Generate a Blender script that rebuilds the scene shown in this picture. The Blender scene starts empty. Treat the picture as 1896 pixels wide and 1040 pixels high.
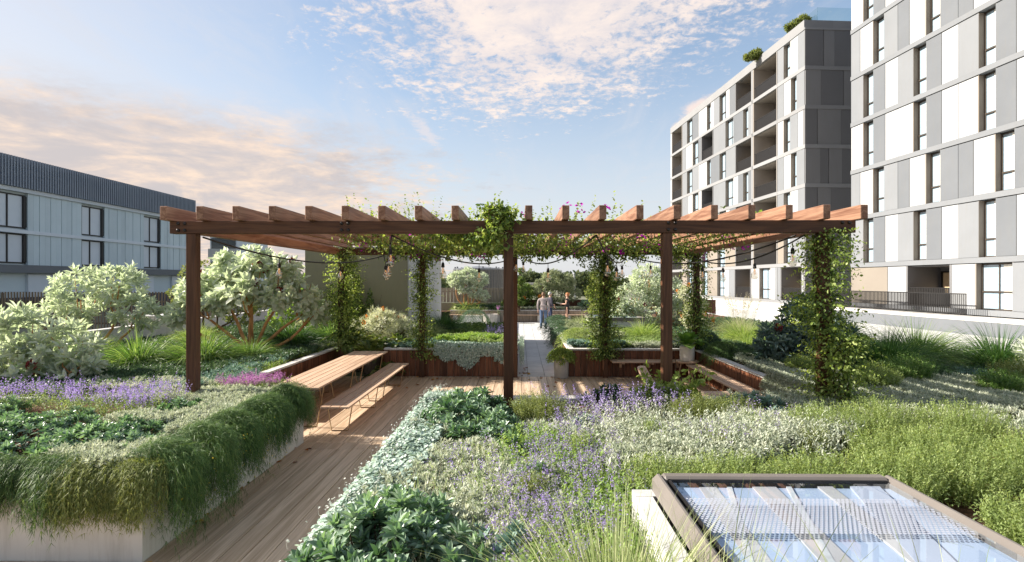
import bpy, bmesh, math, random
import numpy as np
from mathutils import Vector, Matrix
rng = np.random.default_rng(11); random.seed(11)
S = bpy.context.scene
COL = S.collection
PI = math.pi

# ---------------------------------------------------------------- camera, sky, sun, exposure
cam = bpy.data.objects.new('camera', bpy.data.cameras.new('camera'))
COL.objects.link(cam)
cam.location = (0, 0, 2.45)
cam.rotation_euler = (math.radians(90), 0, math.radians(0.917))
cam.data.sensor_width = 36
cam.data.lens = 18.99
cam.data.clip_start = 0.05
cam.data.clip_end = 6000
S.camera = cam
S.view_settings.view_transform = 'Standard'
S.view_settings.look = 'None'
S.view_settings.exposure = 1.24
S.view_settings.gamma = 1
S.view_settings.use_curve_mapping = False
SUN_EL = 31.0
SUN_AZ = -85.0      # degrees clockwise from +Y
world = bpy.data.worlds.new('World'); S.world = world; world.use_nodes = True


def build_sky():
    nt = world.node_tree; nt.nodes.clear()
    N = nt.nodes.new; L = nt.links.new
    def math_(op, a, b=None, c=None, clamp=False):
        n = N('ShaderNodeMath'); n.operation = op; n.use_clamp = clamp
        for i, v in enumerate((a, b, c)):
            if v is None: continue
            if isinstance(v, (int, float)): n.inputs[i].default_value = v
            else: L(v, n.inputs[i])
        return n.outputs[0]
    def smooth(v, a, b):
        n = N('ShaderNodeMapRange'); n.interpolation_type = 'SMOOTHSTEP'
        L(v, n.inputs[0]); n.inputs[1].default_value = a; n.inputs[2].default_value = b
        return n.outputs[0]
    def mix(f, a, b):
        n = N('ShaderNodeMix'); n.data_type = 'RGBA'
        if isinstance(f, (int, float)): n.inputs[0].default_value = f
        else: L(f, n.inputs[0])
        for i, v in ((6, a), (7, b)):
            if isinstance(v, tuple): n.inputs[i].default_value = (*v, 1)
            else: L(v, n.inputs[i])
        return n.outputs[2]
    sky = N('ShaderNodeTexSky'); sky.sky_type = 'NISHITA'; sky.sun_disc = False
    sky.sun_elevation = math.radians(SUN_EL); sky.sun_rotation = math.radians(SUN_AZ % 360)
    sky.air_density = 1.1; sky.dust_density = 0.9; sky.ozone_density = 1.5
    tc = N('ShaderNodeTexCoord'); sep = N('ShaderNodeSeparateXYZ'); L(tc.outputs['Generated'], sep.inputs[0])
    dx, dy, dz = sep.outputs
    zz = math_('MAXIMUM', dz, 0.0)
    den = math_('ADD', zz, 0.11)
    px = math_('DIVIDE', dx, den); py = math_('DIVIDE', dy, den)
    comb = N('ShaderNodeCombineXYZ'); L(px, comb.inputs[0]); L(py, comb.inputs[1])
    def noise(scale, detail, rough, dist=0.0, sx=1, sy=1, rot=0, off=(0, 0, 0)):
        m = N('ShaderNodeMapping'); L(comb.outputs[0], m.inputs[0])
        m.inputs[1].default_value = off; m.inputs[2].default_value = (0, 0, rot); m.inputs[3].default_value = (sx, sy, 1)
        n = N('ShaderNodeTexNoise'); L(m.outputs[0], n.inputs['Vector'])
        n.inputs['Scale'].default_value = scale; n.inputs['Detail'].default_value = detail
        n.inputs['Roughness'].default_value = rough; n.inputs['Distortion'].default_value = dist
        return n.outputs[0]
    def blob(cx, cy, rx, ry, rot=0.0):
        c, s = math.cos(rot), math.sin(rot)
        x = math_('SUBTRACT', px, cx); y = math_('SUBTRACT', py, cy)
        a = math_('ADD', math_('MULTIPLY', x, c / rx), math_('MULTIPLY', y, s / rx))
        b = math_('ADD', math_('MULTIPLY', x, -s / ry), math_('MULTIPLY', y, c / ry))
        r = math_('SQRT', math_('ADD', math_('MULTIPLY', a, a), math_('MULTIPLY', b, b)))
        return math_('SUBTRACT', 1.0, r)
    big = noise(1.6, 6, .62, .4)
    mid = noise(5.0, 9, .68, .25, off=(3, 1, 0))
    fine = noise(21, 8, .7, .3, off=(7, 2, 0))
    streak = noise(2.4, 9, .66, .7, 1.5, .5, .5, (1, 5, 0))
    # broken high cloud field over the middle of the view
    m1 = math_('ADD', blob(.10, 1.50, .72, 1.08, .25), math_('MULTIPLY', math_('SUBTRACT', mid, .5), 1.5))
    m1 = math_('ADD', m1, math_('MULTIPLY', math_('SUBTRACT', fine, .55), 2.3))
    c1 = smooth(m1, -.06, .58)
    # small scattered pieces
    m2 = math_('ADD', blob(.86, 2.28, .20, .32), math_('MULTIPLY', math_('SUBTRACT', mid, .5), 1.3)); c2 = smooth(m2, .05, .4)
    m3 = math_('ADD', blob(-.45, 2.55, .09, .5, -.1), math_('MULTIPLY', math_('SUBTRACT', fine, .45), 1.5)); c3 = math_('MULTIPLY', smooth(m3, .45, 1.0), .5)
    # low bank on the left, thinning towards the centre
    az = math_('DIVIDE', dx, math_('MAXIMUM', dy, .02))
    lowm = math_('ADD', smooth(az, .10, -.60), math_('MULTIPLY', math_('SUBTRACT', mid, .5), 1.6))
    lowm = math_('ADD', lowm, math_('MULTIPLY', math_('SUBTRACT', fine, .5), .5))
    lowm = math_('MULTIPLY', lowm, smooth(zz, .35, .16))
    c4 = math_('MULTIPLY', smooth(lowm, .12, .75), .92)
    # thin wisps everywhere
    c5 = math_('MULTIPLY', smooth(streak, .44, .78), .40)
    base = mix(.30, sky.outputs[0], (1.75, 2.1, 2.45))
    # haze towards the horizon
    hz = smooth(zz, .44, -.02)
    hz = math_('MULTIPLY', hz, .9)
    base = mix(hz, base, (3.55, 3.6, 3.75))
    base = mix(smooth(az, -.15, -1.0), base, mix(.45, base, (3.9, 3.5, 3.2)))
    base = mix(c5, base, (3.5, 3.5, 3.7))
    shade = smooth(mid, .3, .7)
    warm = mix(shade, (3.5, 3.0, 2.8), (4.9, 3.8, 2.95))
    white = mix(shade, (3.5, 3.3, 3.45), (4.9, 4.2, 3.75))
    base = mix(c4, base, mix(smooth(big, .38, .6), (2.9, 2.65, 2.65), warm))
    base = mix(math_('MULTIPLY', c1, .93), base, white)
    base = mix(c2, base, (4.4, 3.75, 3.5))
    base = mix(c3, base, (4.3, 3.75, 3.6))
    bg = N('ShaderNodeBackground'); L(base, bg.inputs[0]); bg.inputs[1].default_value = 0.094
    out = N('ShaderNodeOutputWorld'); L(bg.outputs[0], out.inputs[0])


build_sky()
sun = bpy.data.objects.new('sun', bpy.data.lights.new('sun', 'SUN')); COL.objects.link(sun)
sun.data.energy = 5.0; sun.data.angle = math.radians(0.55); sun.data.color = (1.0, .92, .81)
_e, _a = math.radians(SUN_EL), math.radians(SUN_AZ)
sv = Vector((math.sin(_a) * math.cos(_e), math.cos(_a) * math.cos(_e), math.sin(_e)))
sun.rotation_euler = sv.to_track_quat('Z', 'Y').to_euler()
sun.location = sv * 50

# ---------------------------------------------------------------- materials
MATS = {}
def _mat(name):
    m = bpy.data.materials.new(name); m.use_nodes = True
    nt = m.node_tree; nt.nodes.clear()
    return m, nt, nt.nodes.new, nt.links.new
def _ramp(N, L, fac, stops):
    r = N('ShaderNodeValToRGB'); L(fac, r.inputs[0])
    el = r.color_ramp.elements
    el[0].position = stops[0][0]; el[0].color = (*stops[0][1], 1)
    el[1].position = stops[-1][0]; el[1].color = (*stops[-1][1], 1)
    for p, c in stops[1:-1]:
        e = el.new(p); e.color = (*c, 1)
    return r.outputs[0]
def leafmat(name, c0, c1, c2=None, trans=.35, rough=.5, spec=.3, tcol=None):
    m, nt, N, L = _mat(name)
    at = N('ShaderNodeAttribute'); at.attribute_name = 'tint'
    stops = [(0, c0), (.55, c1), (1, c2 or c1)]
    col = _ramp(N, L, at.outputs['Fac'], stops)
    p = N('ShaderNodeBsdfPrincipled'); L(col, p.inputs['Base Color'])
    p.inputs['Roughness'].default_value = rough; p.inputs['Specular IOR Level'].default_value = spec
    t = N('ShaderNodeBsdfTranslucent')
    g = N('ShaderNodeMix'); g.data_type = 'RGBA'; g.blend_type = 'MULTIPLY'; g.inputs[0].default_value = 1
    L(col, g.inputs[6]); g.inputs[7].default_value = (*(tcol or (1.5, 1.45, .75)), 1); L(g.outputs[2], t.inputs[0])
    mx = N('ShaderNodeMixShader'); mx.inputs[0].default_value = trans
    L(p.outputs[0], mx.inputs[1]); L(t.outputs[0], mx.inputs[2])
    o = N('ShaderNodeOutputMaterial'); L(mx.outputs[0], o.inputs[0])
    return m
def wood(name, dark, light, axis=0, rough=.55, ringf=26, spec=.3, vary=.25, stretch=.55, grey=None):
    m, nt, N, L = _mat(name)
    tc = N('ShaderNodeTexCoord'); oi = N('ShaderNodeObjectInfo')
    mu = N('ShaderNodeVectorMath'); mu.operation = 'SCALE'; mu.inputs[0].default_value = (37, 53, 71); L(oi.outputs['Random'], mu.inputs['Scale'])
    ad = N('ShaderNodeVectorMath'); ad.operation = 'ADD'; L(tc.outputs['Object'], ad.inputs[0]); L(mu.outputs[0], ad.inputs[1])
    def nz(scv, sc, det, dist=0):
        mp = N('ShaderNodeMapping'); L(ad.outputs[0], mp.inputs[0]); mp.inputs[3].default_value = scv
        n = N('ShaderNodeTexNoise'); L(mp.outputs[0], n.inputs['Vector'])
        n.inputs['Scale'].default_value = sc; n.inputs['Detail'].default_value = det; n.inputs['Distortion'].default_value = dist
        return n.outputs[0]
    sv1 = [7.0] * 3; sv1[axis] = stretch
    sv2 = [70.0] * 3; sv2[axis] = 2.2
    a = nz(sv1, 1.0, 3, .5); b = nz(sv2, 1.0, 4)
    k = N('ShaderNodeMath'); k.operation = 'MULTIPLY'; L(a, k.inputs[0]); k.inputs[1].default_value = ringf
    s = N('ShaderNodeMath'); s.operation = 'SINE'; L(k.outputs[0], s.inputs[0])
    s2 = N('ShaderNodeMapRange'); L(s.outputs[0], s2.inputs[0]); s2.inputs[1].default_value = -1; s2.inputs[2].default_value = 1
    f = N('ShaderNodeMath'); f.operation = 'MULTIPLY_ADD'; L(s2.outputs[0], f.inputs[0]); f.inputs[1].default_value = .38; L(b, f.inputs[2])
    f2 = N('ShaderNodeMath'); f2.operation = 'SUBTRACT'; L(f.outputs[0], f2.inputs[0]); f2.inputs[1].default_value = .2
    mid = tuple((x + y) / 2 for x, y in zip(dark, light))
    col = _ramp(N, L, f2.outputs[0], [(.15, dark), (.5, mid), (.8, light)])
    hv = N('ShaderNodeHueSaturation'); L(col, hv.inputs['Color'])
    mr = N('ShaderNodeMapRange'); L(oi.outputs['Random'], mr.inputs[0]); mr.inputs[3].default_value = 1 - vary; mr.inputs[4].default_value = 1 + vary
    L(mr.outputs[0], hv.inputs['Value'])
    src = hv.outputs[0]
    if grey:
        g = N('ShaderNodeMix'); g.data_type = 'RGBA'
        gn = nz([1.3] * 3, 1.0, 5); gr = N('ShaderNodeMapRange'); L(gn, gr.inputs[0]); gr.inputs[1].default_value = .4; gr.inputs[2].default_value = .75; gr.inputs[4].default_value = .55
        L(gr.outputs[0], g.inputs[0]); L(src, g.inputs[6]); g.inputs[7].default_value = (*grey, 1); src = g.outputs[2]
    p = N('ShaderNodeBsdfPrincipled'); L(src, p.inputs['Base Color']); p.inputs['Roughness'].default_value = rough
    p.inputs['Specular IOR Level'].default_value = spec
    bp = N('ShaderNodeBump'); bp.inputs['Strength'].default_value = .35; bp.inputs['Distance'].default_value = .004; L(f2.outputs[0], bp.inputs['Height']); L(bp.outputs[0], p.inputs['Normal'])
    o = N('ShaderNodeOutputMaterial'); L(p.outputs[0], o.inputs[0])
    return m
def stone(name, c0, c1, scale=6, rough=.8, bump=.3, spec=.3, speck=None, vary=.06, metal=0.0, streak=0.0):
    m, nt, N, L = _mat(name)
    tc = N('ShaderNodeTexCoord'); oi = N('ShaderNodeObjectInfo')
    mu = N('ShaderNodeVectorMath'); mu.operation = 'SCALE'; mu.inputs[0].default_value = (17, 31, 23); L(oi.outputs['Random'], mu.inputs['Scale'])
    ad = N('ShaderNodeVectorMath'); ad.operation = 'ADD'; L(tc.outputs['Object'], ad.inputs[0]); L(mu.outputs[0], ad.inputs[1])
    n1 = N('ShaderNodeTexNoise'); L(ad.outputs[0], n1.inputs['Vector']); n1.inputs['Scale'].default_value = scale; n1.inputs['Detail'].default_value = 8; n1.inputs['Roughness'].default_value = .6
    n2 = N('ShaderNodeTexNoise'); L(ad.outputs[0], n2.inputs['Vector']); n2.inputs['Scale'].default_value = scale * 16; n2.inputs['Detail'].default_value = 4
    n3 = N('ShaderNodeTexNoise'); L(ad.outputs[0], n3.inputs['Vector']); n3.inputs['Scale'].default_value = scale * .18; n3.inputs['Detail'].default_value = 4
    f = N('ShaderNodeMath'); f.operation = 'MULTIPLY_ADD'; L(n1.outputs[0], f.inputs[0]); f.inputs[1].default_value = .6
    g = N('ShaderNodeMath'); g.operation = 'MULTIPLY'; L(n3.outputs[0], g.inputs[0]); g.inputs[1].default_value = .4; L(g.outputs[0], f.inputs[2])
    col = _ramp(N, L, f.outputs[0], [(.32, c0), (.66, c1)])
    hv = N('ShaderNodeHueSaturation'); L(col, hv.inputs['Color'])
    mr = N('ShaderNodeMapRange'); L(oi.outputs['Random'], mr.inputs[0]); mr.inputs[3].default_value = 1 - vary; mr.inputs[4].default_value = 1 + vary
    L(mr.outputs[0], hv.inputs['Value'])
    src = hv.outputs[0]
    if streak:
        mp = N('ShaderNodeMapping'); L(ad.outputs[0], mp.inputs[0]); mp.inputs[3].default_value = (5, 5, .55)
        n4 = N('ShaderNodeTexNoise'); L(mp.outputs[0], n4.inputs['Vector']); n4.inputs['Scale'].default_value = 1.6; n4.inputs['Detail'].default_value = 7; n4.inputs['Roughness'].default_value = .65
        r4 = N('ShaderNodeMapRange'); L(n4.outputs[0], r4.inputs[0]); r4.inputs[1].default_value = .48; r4.inputs[2].default_value = .78; r4.inputs[4].default_value = streak
        g4 = N('ShaderNodeMix'); g4.data_type = 'RGBA'; L(r4.outputs[0], g4.inputs[0]); L(src, g4.inputs[6]); g4.inputs[7].default_value = (.17, .15, .11, 1); src = g4.outputs[2]
    p = N('ShaderNodeBsdfPrincipled'); L(src, p.inputs['Base Color']); p.inputs['Roughness'].default_value = rough
    p.inputs['Specular IOR Level'].default_value = spec; p.inputs['Metallic'].default_value = metal
    bp = N('ShaderNodeBump'); bp.inputs['Strength'].default_value = bump; bp.inputs['Distance'].default_value = .004; L(n2.outputs[0], bp.inputs['Height']); L(bp.outputs[0], p.inputs['Normal'])
    o = N('ShaderNodeOutputMaterial'); L(p.outputs[0], o.inputs[0])
    return m
def plain(name, c, rough=.5, metal=0.0, spec=.4, emit=None, es=0.0):
    m, nt, N, L = _mat(name)
    tc = N('ShaderNodeTexCoord'); n1 = N('ShaderNodeTexNoise'); L(tc.outputs['Object'], n1.inputs['Vector']); n1.inputs['Scale'].default_value = 9; n1.inputs['Detail'].default_value = 5
    col = _ramp(N, L, n1.outputs[0], [(.3, tuple(x * .86 for x in c)), (.7, tuple(min(1, x * 1.1) for x in c))])
    p = N('ShaderNodeBsdfPrincipled'); L(col, p.inputs['Base Color']); p.inputs['Roughness'].default_value = rough
    p.inputs['Metallic'].default_value = metal; p.inputs['Specular IOR Level'].default_value = spec
    if emit:
        p.inputs['Emission Color'].default_value = (*emit, 1); p.inputs['Emission Strength'].default_value = es
    o = N('ShaderNodeOutputMaterial'); L(p.outputs[0], o.inputs[0])
    return m
def glassmat(name, tint=(1, 1, 1), rough=0.0, refl=.25, ior=1.45):
    m, nt, N, L = _mat(name)
    t = N('ShaderNodeBsdfTransparent'); t.inputs[0].default_value = (*tint, 1)
    g = N('ShaderNodeBsdfGlossy'); g.inputs['Roughness'].default_value = rough
    fr = N('ShaderNodeFresnel'); fr.inputs[0].default_value = ior
    a = N('ShaderNodeMath'); a.operation = 'ADD'; a.use_clamp = True; L(fr.outputs[0], a.inputs[0]); a.inputs[1].default_value = refl
    ge = N('ShaderNodeNewGeometry'); iv = N('ShaderNodeMath'); iv.operation = 'SUBTRACT'; iv.inputs[0].default_value = 1; L(ge.outputs['Backfacing'], iv.inputs[1])
    fm = N('ShaderNodeMath'); fm.operation = 'MULTIPLY'; L(a.outputs[0], fm.inputs[0]); L(iv.outputs[0], fm.inputs[1])
    mx = N('ShaderNodeMixShader'); L(fm.outputs[0], mx.inputs[0]); L(t.outputs[0], mx.inputs[1]); L(g.outputs[0], mx.inputs[2])
    o = N('ShaderNodeOutputMaterial'); L(mx.outputs[0], o.inputs[0])
    return m

M = dict(
    # timber
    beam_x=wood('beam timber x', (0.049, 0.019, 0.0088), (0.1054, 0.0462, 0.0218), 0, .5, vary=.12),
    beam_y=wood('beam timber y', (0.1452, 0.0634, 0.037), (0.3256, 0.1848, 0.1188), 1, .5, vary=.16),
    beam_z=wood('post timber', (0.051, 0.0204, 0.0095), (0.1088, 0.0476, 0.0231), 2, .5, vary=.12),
    clad=wood('planter cladding', (0.0723, 0.0255, 0.0119), (0.187, 0.0765, 0.0382), 2, .55, vary=.35),
    deck=wood('deck timber', (.40, .285, .185), (.68, .52, .38), 1, .5, ringf=22, vary=.09, stretch=.22),
    furn=wood('furniture timber', (.42, .28, .19), (.60, .43, .31), 1, .5, ringf=12, vary=.07),
    furn_x=wood('furniture timber x', (.42, .28, .19), (.60, .43, .31), 0, .5, ringf=12, vary=.07),
    fence=wood('fence boards', (.21, .17, .13), (.36, .30, .24), 2, .7, vary=.12),
    darkfence=wood('dark slats', (.07, .055, .04), (.15, .12, .09), 2, .7, vary=.15),
    # mineral
    concrete=stone('coping concrete', (.48, .46, .44), (.66, .64, .61), 5, streak=.5),
    render=stone('white render', (0.468, 0.468, 0.455), (0.558, 0.558, 0.54), 2.5, .85, .25, streak=.42),
    paver=stone('stone paver', (.42, .42, .41), (.56, .555, .54), 4, .75, .2, vary=.05),
    grout=stone('paver bedding', (.10, .10, .10), (.16, .16, .16), 8),
    soil=stone('bark mulch', (.035, .018, .010), (.17, .075, .038), 22, .95, .9),
    ground=stone('ground', (.10, .11, .07), (.20, .20, .14), .8, .95, .5),
    olivewall=stone('olive painted wall', (.22, .205, .13), (.27, .25, .165), .9, .8, .15, streak=.3),
    greywall=stone('pale grey wall', (.42, .415, .40), (.50, .495, .48), .9, .8, .15, streak=.25),
    pot=stone('concrete pot', (.36, .34, .30), (.50, .47, .43), 7),
    whitepot=stone('white pot', (.66, .64, .58), (.80, .78, .73), 9, .7, .5),
    basket=stone('dark ribbed pot', (.08, .065, .05), (.16, .13, .10), 20),
    # facade
    pw=stone('white facade panel', (0.3608, 0.3715, 0.3821), (0.3895, 0.4002, 0.4116), .5, .6, .05, vary=.02, streak=.12),
    pl=stone('light grey panel', (0.173, 0.1837, 0.1984), (0.1984, 0.2091, 0.2239), .5, .6, .05, vary=.03, streak=.16),
    pm=stone('mid grey panel', (0.1189, 0.1296, 0.1443), (0.1443, 0.155, 0.1697), .5, .6, .05, vary=.03, streak=.16),
    pb=stone('warm bounce panel', (0.2165, 0.1878, 0.1591), (0.2526, 0.2239, 0.1878), .5, .6, .05),  # beige put in for warm bounced light on the lower storeys
    pd=stone('dark grey panel', (.20, .20, .205), (.225, .225, .23), .5, .6, .05, vary=.03, streak=.2),
    pdd=stone('darker grey panel', (.145, .145, .15), (.165, .165, .17), .5, .6, .05, vary=.03),
    slab=stone('slab edge', (0.2239, 0.2271, 0.2345), (0.2599, 0.2632, 0.2706), .6, .7, .05),
    reveal=stone('window reveal', (.20, .17, .14), (.26, .225, .19), .6, .7, .05),
    balc=stone('balcony lining', (0.27, 0.2438, 0.2175), (0.315, 0.2888, 0.2625), .6, .8, .05),
    rail=plain('dark balustrade', (.014, .013, .013), .5),
    frame=plain('bronze window frame', (.085, .07, .058), .4, .3),
    wglass=plain('window pane', (.32, .42, .50), .05, .0, 1.0),
    dglass=plain('dark pane', (.05, .055, .06), .04, .0, 1.0),
    curtain=plain('curtain', (.72, .70, .64), .9),
    warmcurtain=plain('warm curtain', (.62, .46, .28), .9),
    blue=stone('blue grey cladding', (.44, .52, .56), (.50, .58, .62), .7, .5, .05),
    blued=stone('corrugated roof sheet', (.17, .20, .25), (.22, .25, .30), .7, .45, .05),
    bluel=stone('pale blue panel', (.50, .55, .60), (.58, .62, .67), .7, .5, .05),
    navy=plain('navy band', (.02, .03, .06), .5),
    black=plain('black rubber', (.012, .011, .011), .5),
    bronze=plain('bronze steel', (.40, .28, .16), .35, .6),
    steel=plain('bolt steel', (.05, .045, .045), .35, .8),
    frit=stone('frit print', (.34, .36, .42), (.42, .44, .50), 3, .7, .05),
    strip=stone('pale reflection band', (.40, .37, .35), (.47, .44, .42), 3, .8, .1),  # band colour stands in for reflections in the skylight pane
    sky_reflection=stone('pale diffuser', (.34, .40, .50), (.42, .48, .58), 1.2, .8, .05),  # colour stands in for sky mirrored in the skylight pane
    tank=plain('tank sheet', (.14, .135, .135), .4, .5),
    tankl=plain('tank rim', (.20, .21, .23), .4, .5),
    skyframe=stone('taupe skylight frame', (0.136, 0.121, 0.108), (0.174, 0.155, 0.14), 2, .45, .05),
    clear=glassmat('bulb glass', (.90, .88, .84), .02, .30),
    skyglass=glassmat('skylight glass', (.94, .97, 1.0), .01, .05),
    railglass=glassmat('balustrade glass', (.85, .92, .92), .0, .12),
    filament=plain('filament', (.9, .45, .1), .5, emit=(1.0, .48, .12), es=.28),
    red=stone('red roof tile', (.42, .12, .07), (.52, .18, .11), 3),
    # people
    skin=plain('skin', (.52, .30, .21), .55), greyjacket=plain('grey jacket', (.30, .255, .25), .85), jeans=plain('blue jeans', (.085, .125, .21), .85),
    darkjacket=plain('dark jacket', (.055, .05, .07), .85), navytrousers=plain('navy trousers', (.025, .035, .075), .85), blackdress=plain('black dress', (.012, .011, .012), .7),
    hairbrown=plain('brown hair', (.16, .085, .045), .6), hairgrey=plain('grey hair', (.42, .40, .38), .6), hairred=plain('ginger hair', (.42, .15, .05), .6),
    paper=plain('paper', (.8, .8, .78), .8), shoe=plain('dark shoe', (.03, .022, .018), .5),
    # bark
    bark=stone('orange brown bark', (.30, .13, .045), (.58, .31, .13), 9, .85, .6), darkbark=stone('dark bark', (.05, .03, .018), (.12, .075, .045), 12, .9, .8),
)
LM = dict(
    silver=leafmat('silver foliage', (.30, .36, .27), (.50, .54, .43), (.70, .71, .60), .28, .7, .15, (1.15, 1.15, .85)),
    dich=leafmat('dichondra', (.20, .30, .25), (.40, .50, .44), (.66, .73, .67), .25, .6, .25, (1.1, 1.15, .9)),
    rosette=leafmat('rosette leaf', (.06, .12, .07), (.20, .30, .20), (.46, .55, .44), .22, .32, .5, (1.2, 1.5, .6)),
    darkgc=leafmat('dark groundcover', (.03, .065, .035), (.07, .13, .07), (.16, .24, .13), .22, .45, .35),
    bluegc=leafmat('blue groundcover', (.09, .16, .14), (.18, .28, .25), (.32, .42, .36), .22, .5, .3, (1.1, 1.3, .8)),
    catmint=leafmat('catmint leaf', (.12, .18, .07), (.22, .31, .13), (.38, .46, .22), .38, .55, .25),
    purple=leafmat('purple flower', (.26, .20, .44), (.40, .33, .58), (.56, .49, .72), .35, .7, .1, (1.2, 1.0, 1.4)),
    pink=leafmat('pink flower', (.30, .10, .30), (.46, .20, .44), (.60, .36, .56), .35, .7, .1, (1.2, 1, 1.2)),
    magenta=leafmat('magenta bract', (.30, .02, .30), (.48, .035, .46), (.60, .07, .56), .45, .6, .1, (1.3, .9, 1.3)),
    lime=leafmat('lime foliage', (.13, .19, .06), (.26, .34, .12), (.43, .49, .22), .42, .5, .25),
    limeb=leafmat('bright lime leaf', (.14, .24, .06), (.25, .38, .10), (.38, .50, .17), .42, .5, .25),
    olive=leafmat('yellow green foliage', (.11, .15, .05), (.20, .24, .08), (.32, .35, .14), .35, .55, .25),
    trail=leafmat('trailing needle', (.025, .065, .02), (.08, .155, .045), (.22, .31, .11), .24, .5, .3),
    grass=leafmat('grass blade', (.12, .20, .05), (.26, .37, .09), (.50, .56, .22), .45, .5, .25, (1.4, 1.4, .8)),
    mgrass=leafmat('mid grass blade', (.05, .11, .03), (.13, .23, .055), (.36, .44, .17), .42, .45, .35, (1.3, 1.4, .7)),
    dgrass=leafmat('dark grass blade', (.025, .07, .02), (.055, .13, .035), (.12, .22, .06), .35, .45, .35),
    pgrass=leafmat('pale grass blade', (.24, .32, .12), (.36, .42, .20), (.58, .58, .36), .40, .5, .3, (1.2, 1.2, .8)),
    feather=leafmat('feather seed', (.42, .37, .25), (.55, .50, .36), (.68, .62, .48), .5, .7, .1, (1.1, 1.1, 1)),
    protea=leafmat('protea leaf', (.42, .47, .38), (.66, .70, .60), (.86, .87, .82), .42, .42, .4, (1.0, 1.1, .7)),
    bprotea=leafmat('blue protea leaf', (.07, .12, .11), (.15, .22, .20), (.34, .42, .38), .22, .42, .4, (1.0, 1.3, .7)),
    cone=leafmat('maroon cone', (.12, .018, .02), (.24, .04, .04), (.40, .10, .09), .2, .6, .2, (1.2, 1, 1)),
    orange=leafmat('orange cone', (.50, .18, .03), (.68, .28, .05), (.78, .44, .10), .3, .6, .2, (1.2, 1, .8)),
    yellow=leafmat('yellow floret', (.65, .50, .04), (.75, .6, .08), (.8, .7, .2), .3, .6, .2, (1.1, 1.1, .8)),
    whitefl=leafmat('white floret', (.62, .64, .58), (.74, .76, .70), (.82, .82, .78), .3, .6, .2, (1, 1, 1)),
    vine=leafmat('vine leaf', (.045, .085, .022), (.11, .18, .045), (.28, .35, .12), .38, .45, .35),
    vinel=leafmat('light vine leaf', (.12, .18, .04), (.27, .36, .09), (.48, .55, .22), .45, .45, .3),
    banksia=leafmat('banksia leaf', (.44, .47, .33), (.64, .66, .50), (.82, .82, .70), .3, .5, .3, (1.1, 1.1, .7)),
    fern=leafmat('fern frond', (.04, .08, .02), (.10, .15, .035), (.26, .30, .09), .35, .4, .4),
    olivetree=leafmat('olive tree leaf', (.16, .20, .11), (.30, .34, .21), (.52, .53, .38), .35, .5, .3, (1.1, 1.15, .8)),
    fartree=leafmat('far tree leaf', (.055, .08, .045), (.10, .13, .075), (.17, .19, .12), .2, .7, .1),
    litter=leafmat('fallen leaf', (.12, .03, .015), (.34, .08, .02), (.60, .34, .05), .1, .6, .2),
    bigleaf=leafmat('broad leaf', (.06, .13, .03), (.12, .24, .05), (.22, .36, .09), .35, .35, .45),
)

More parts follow.
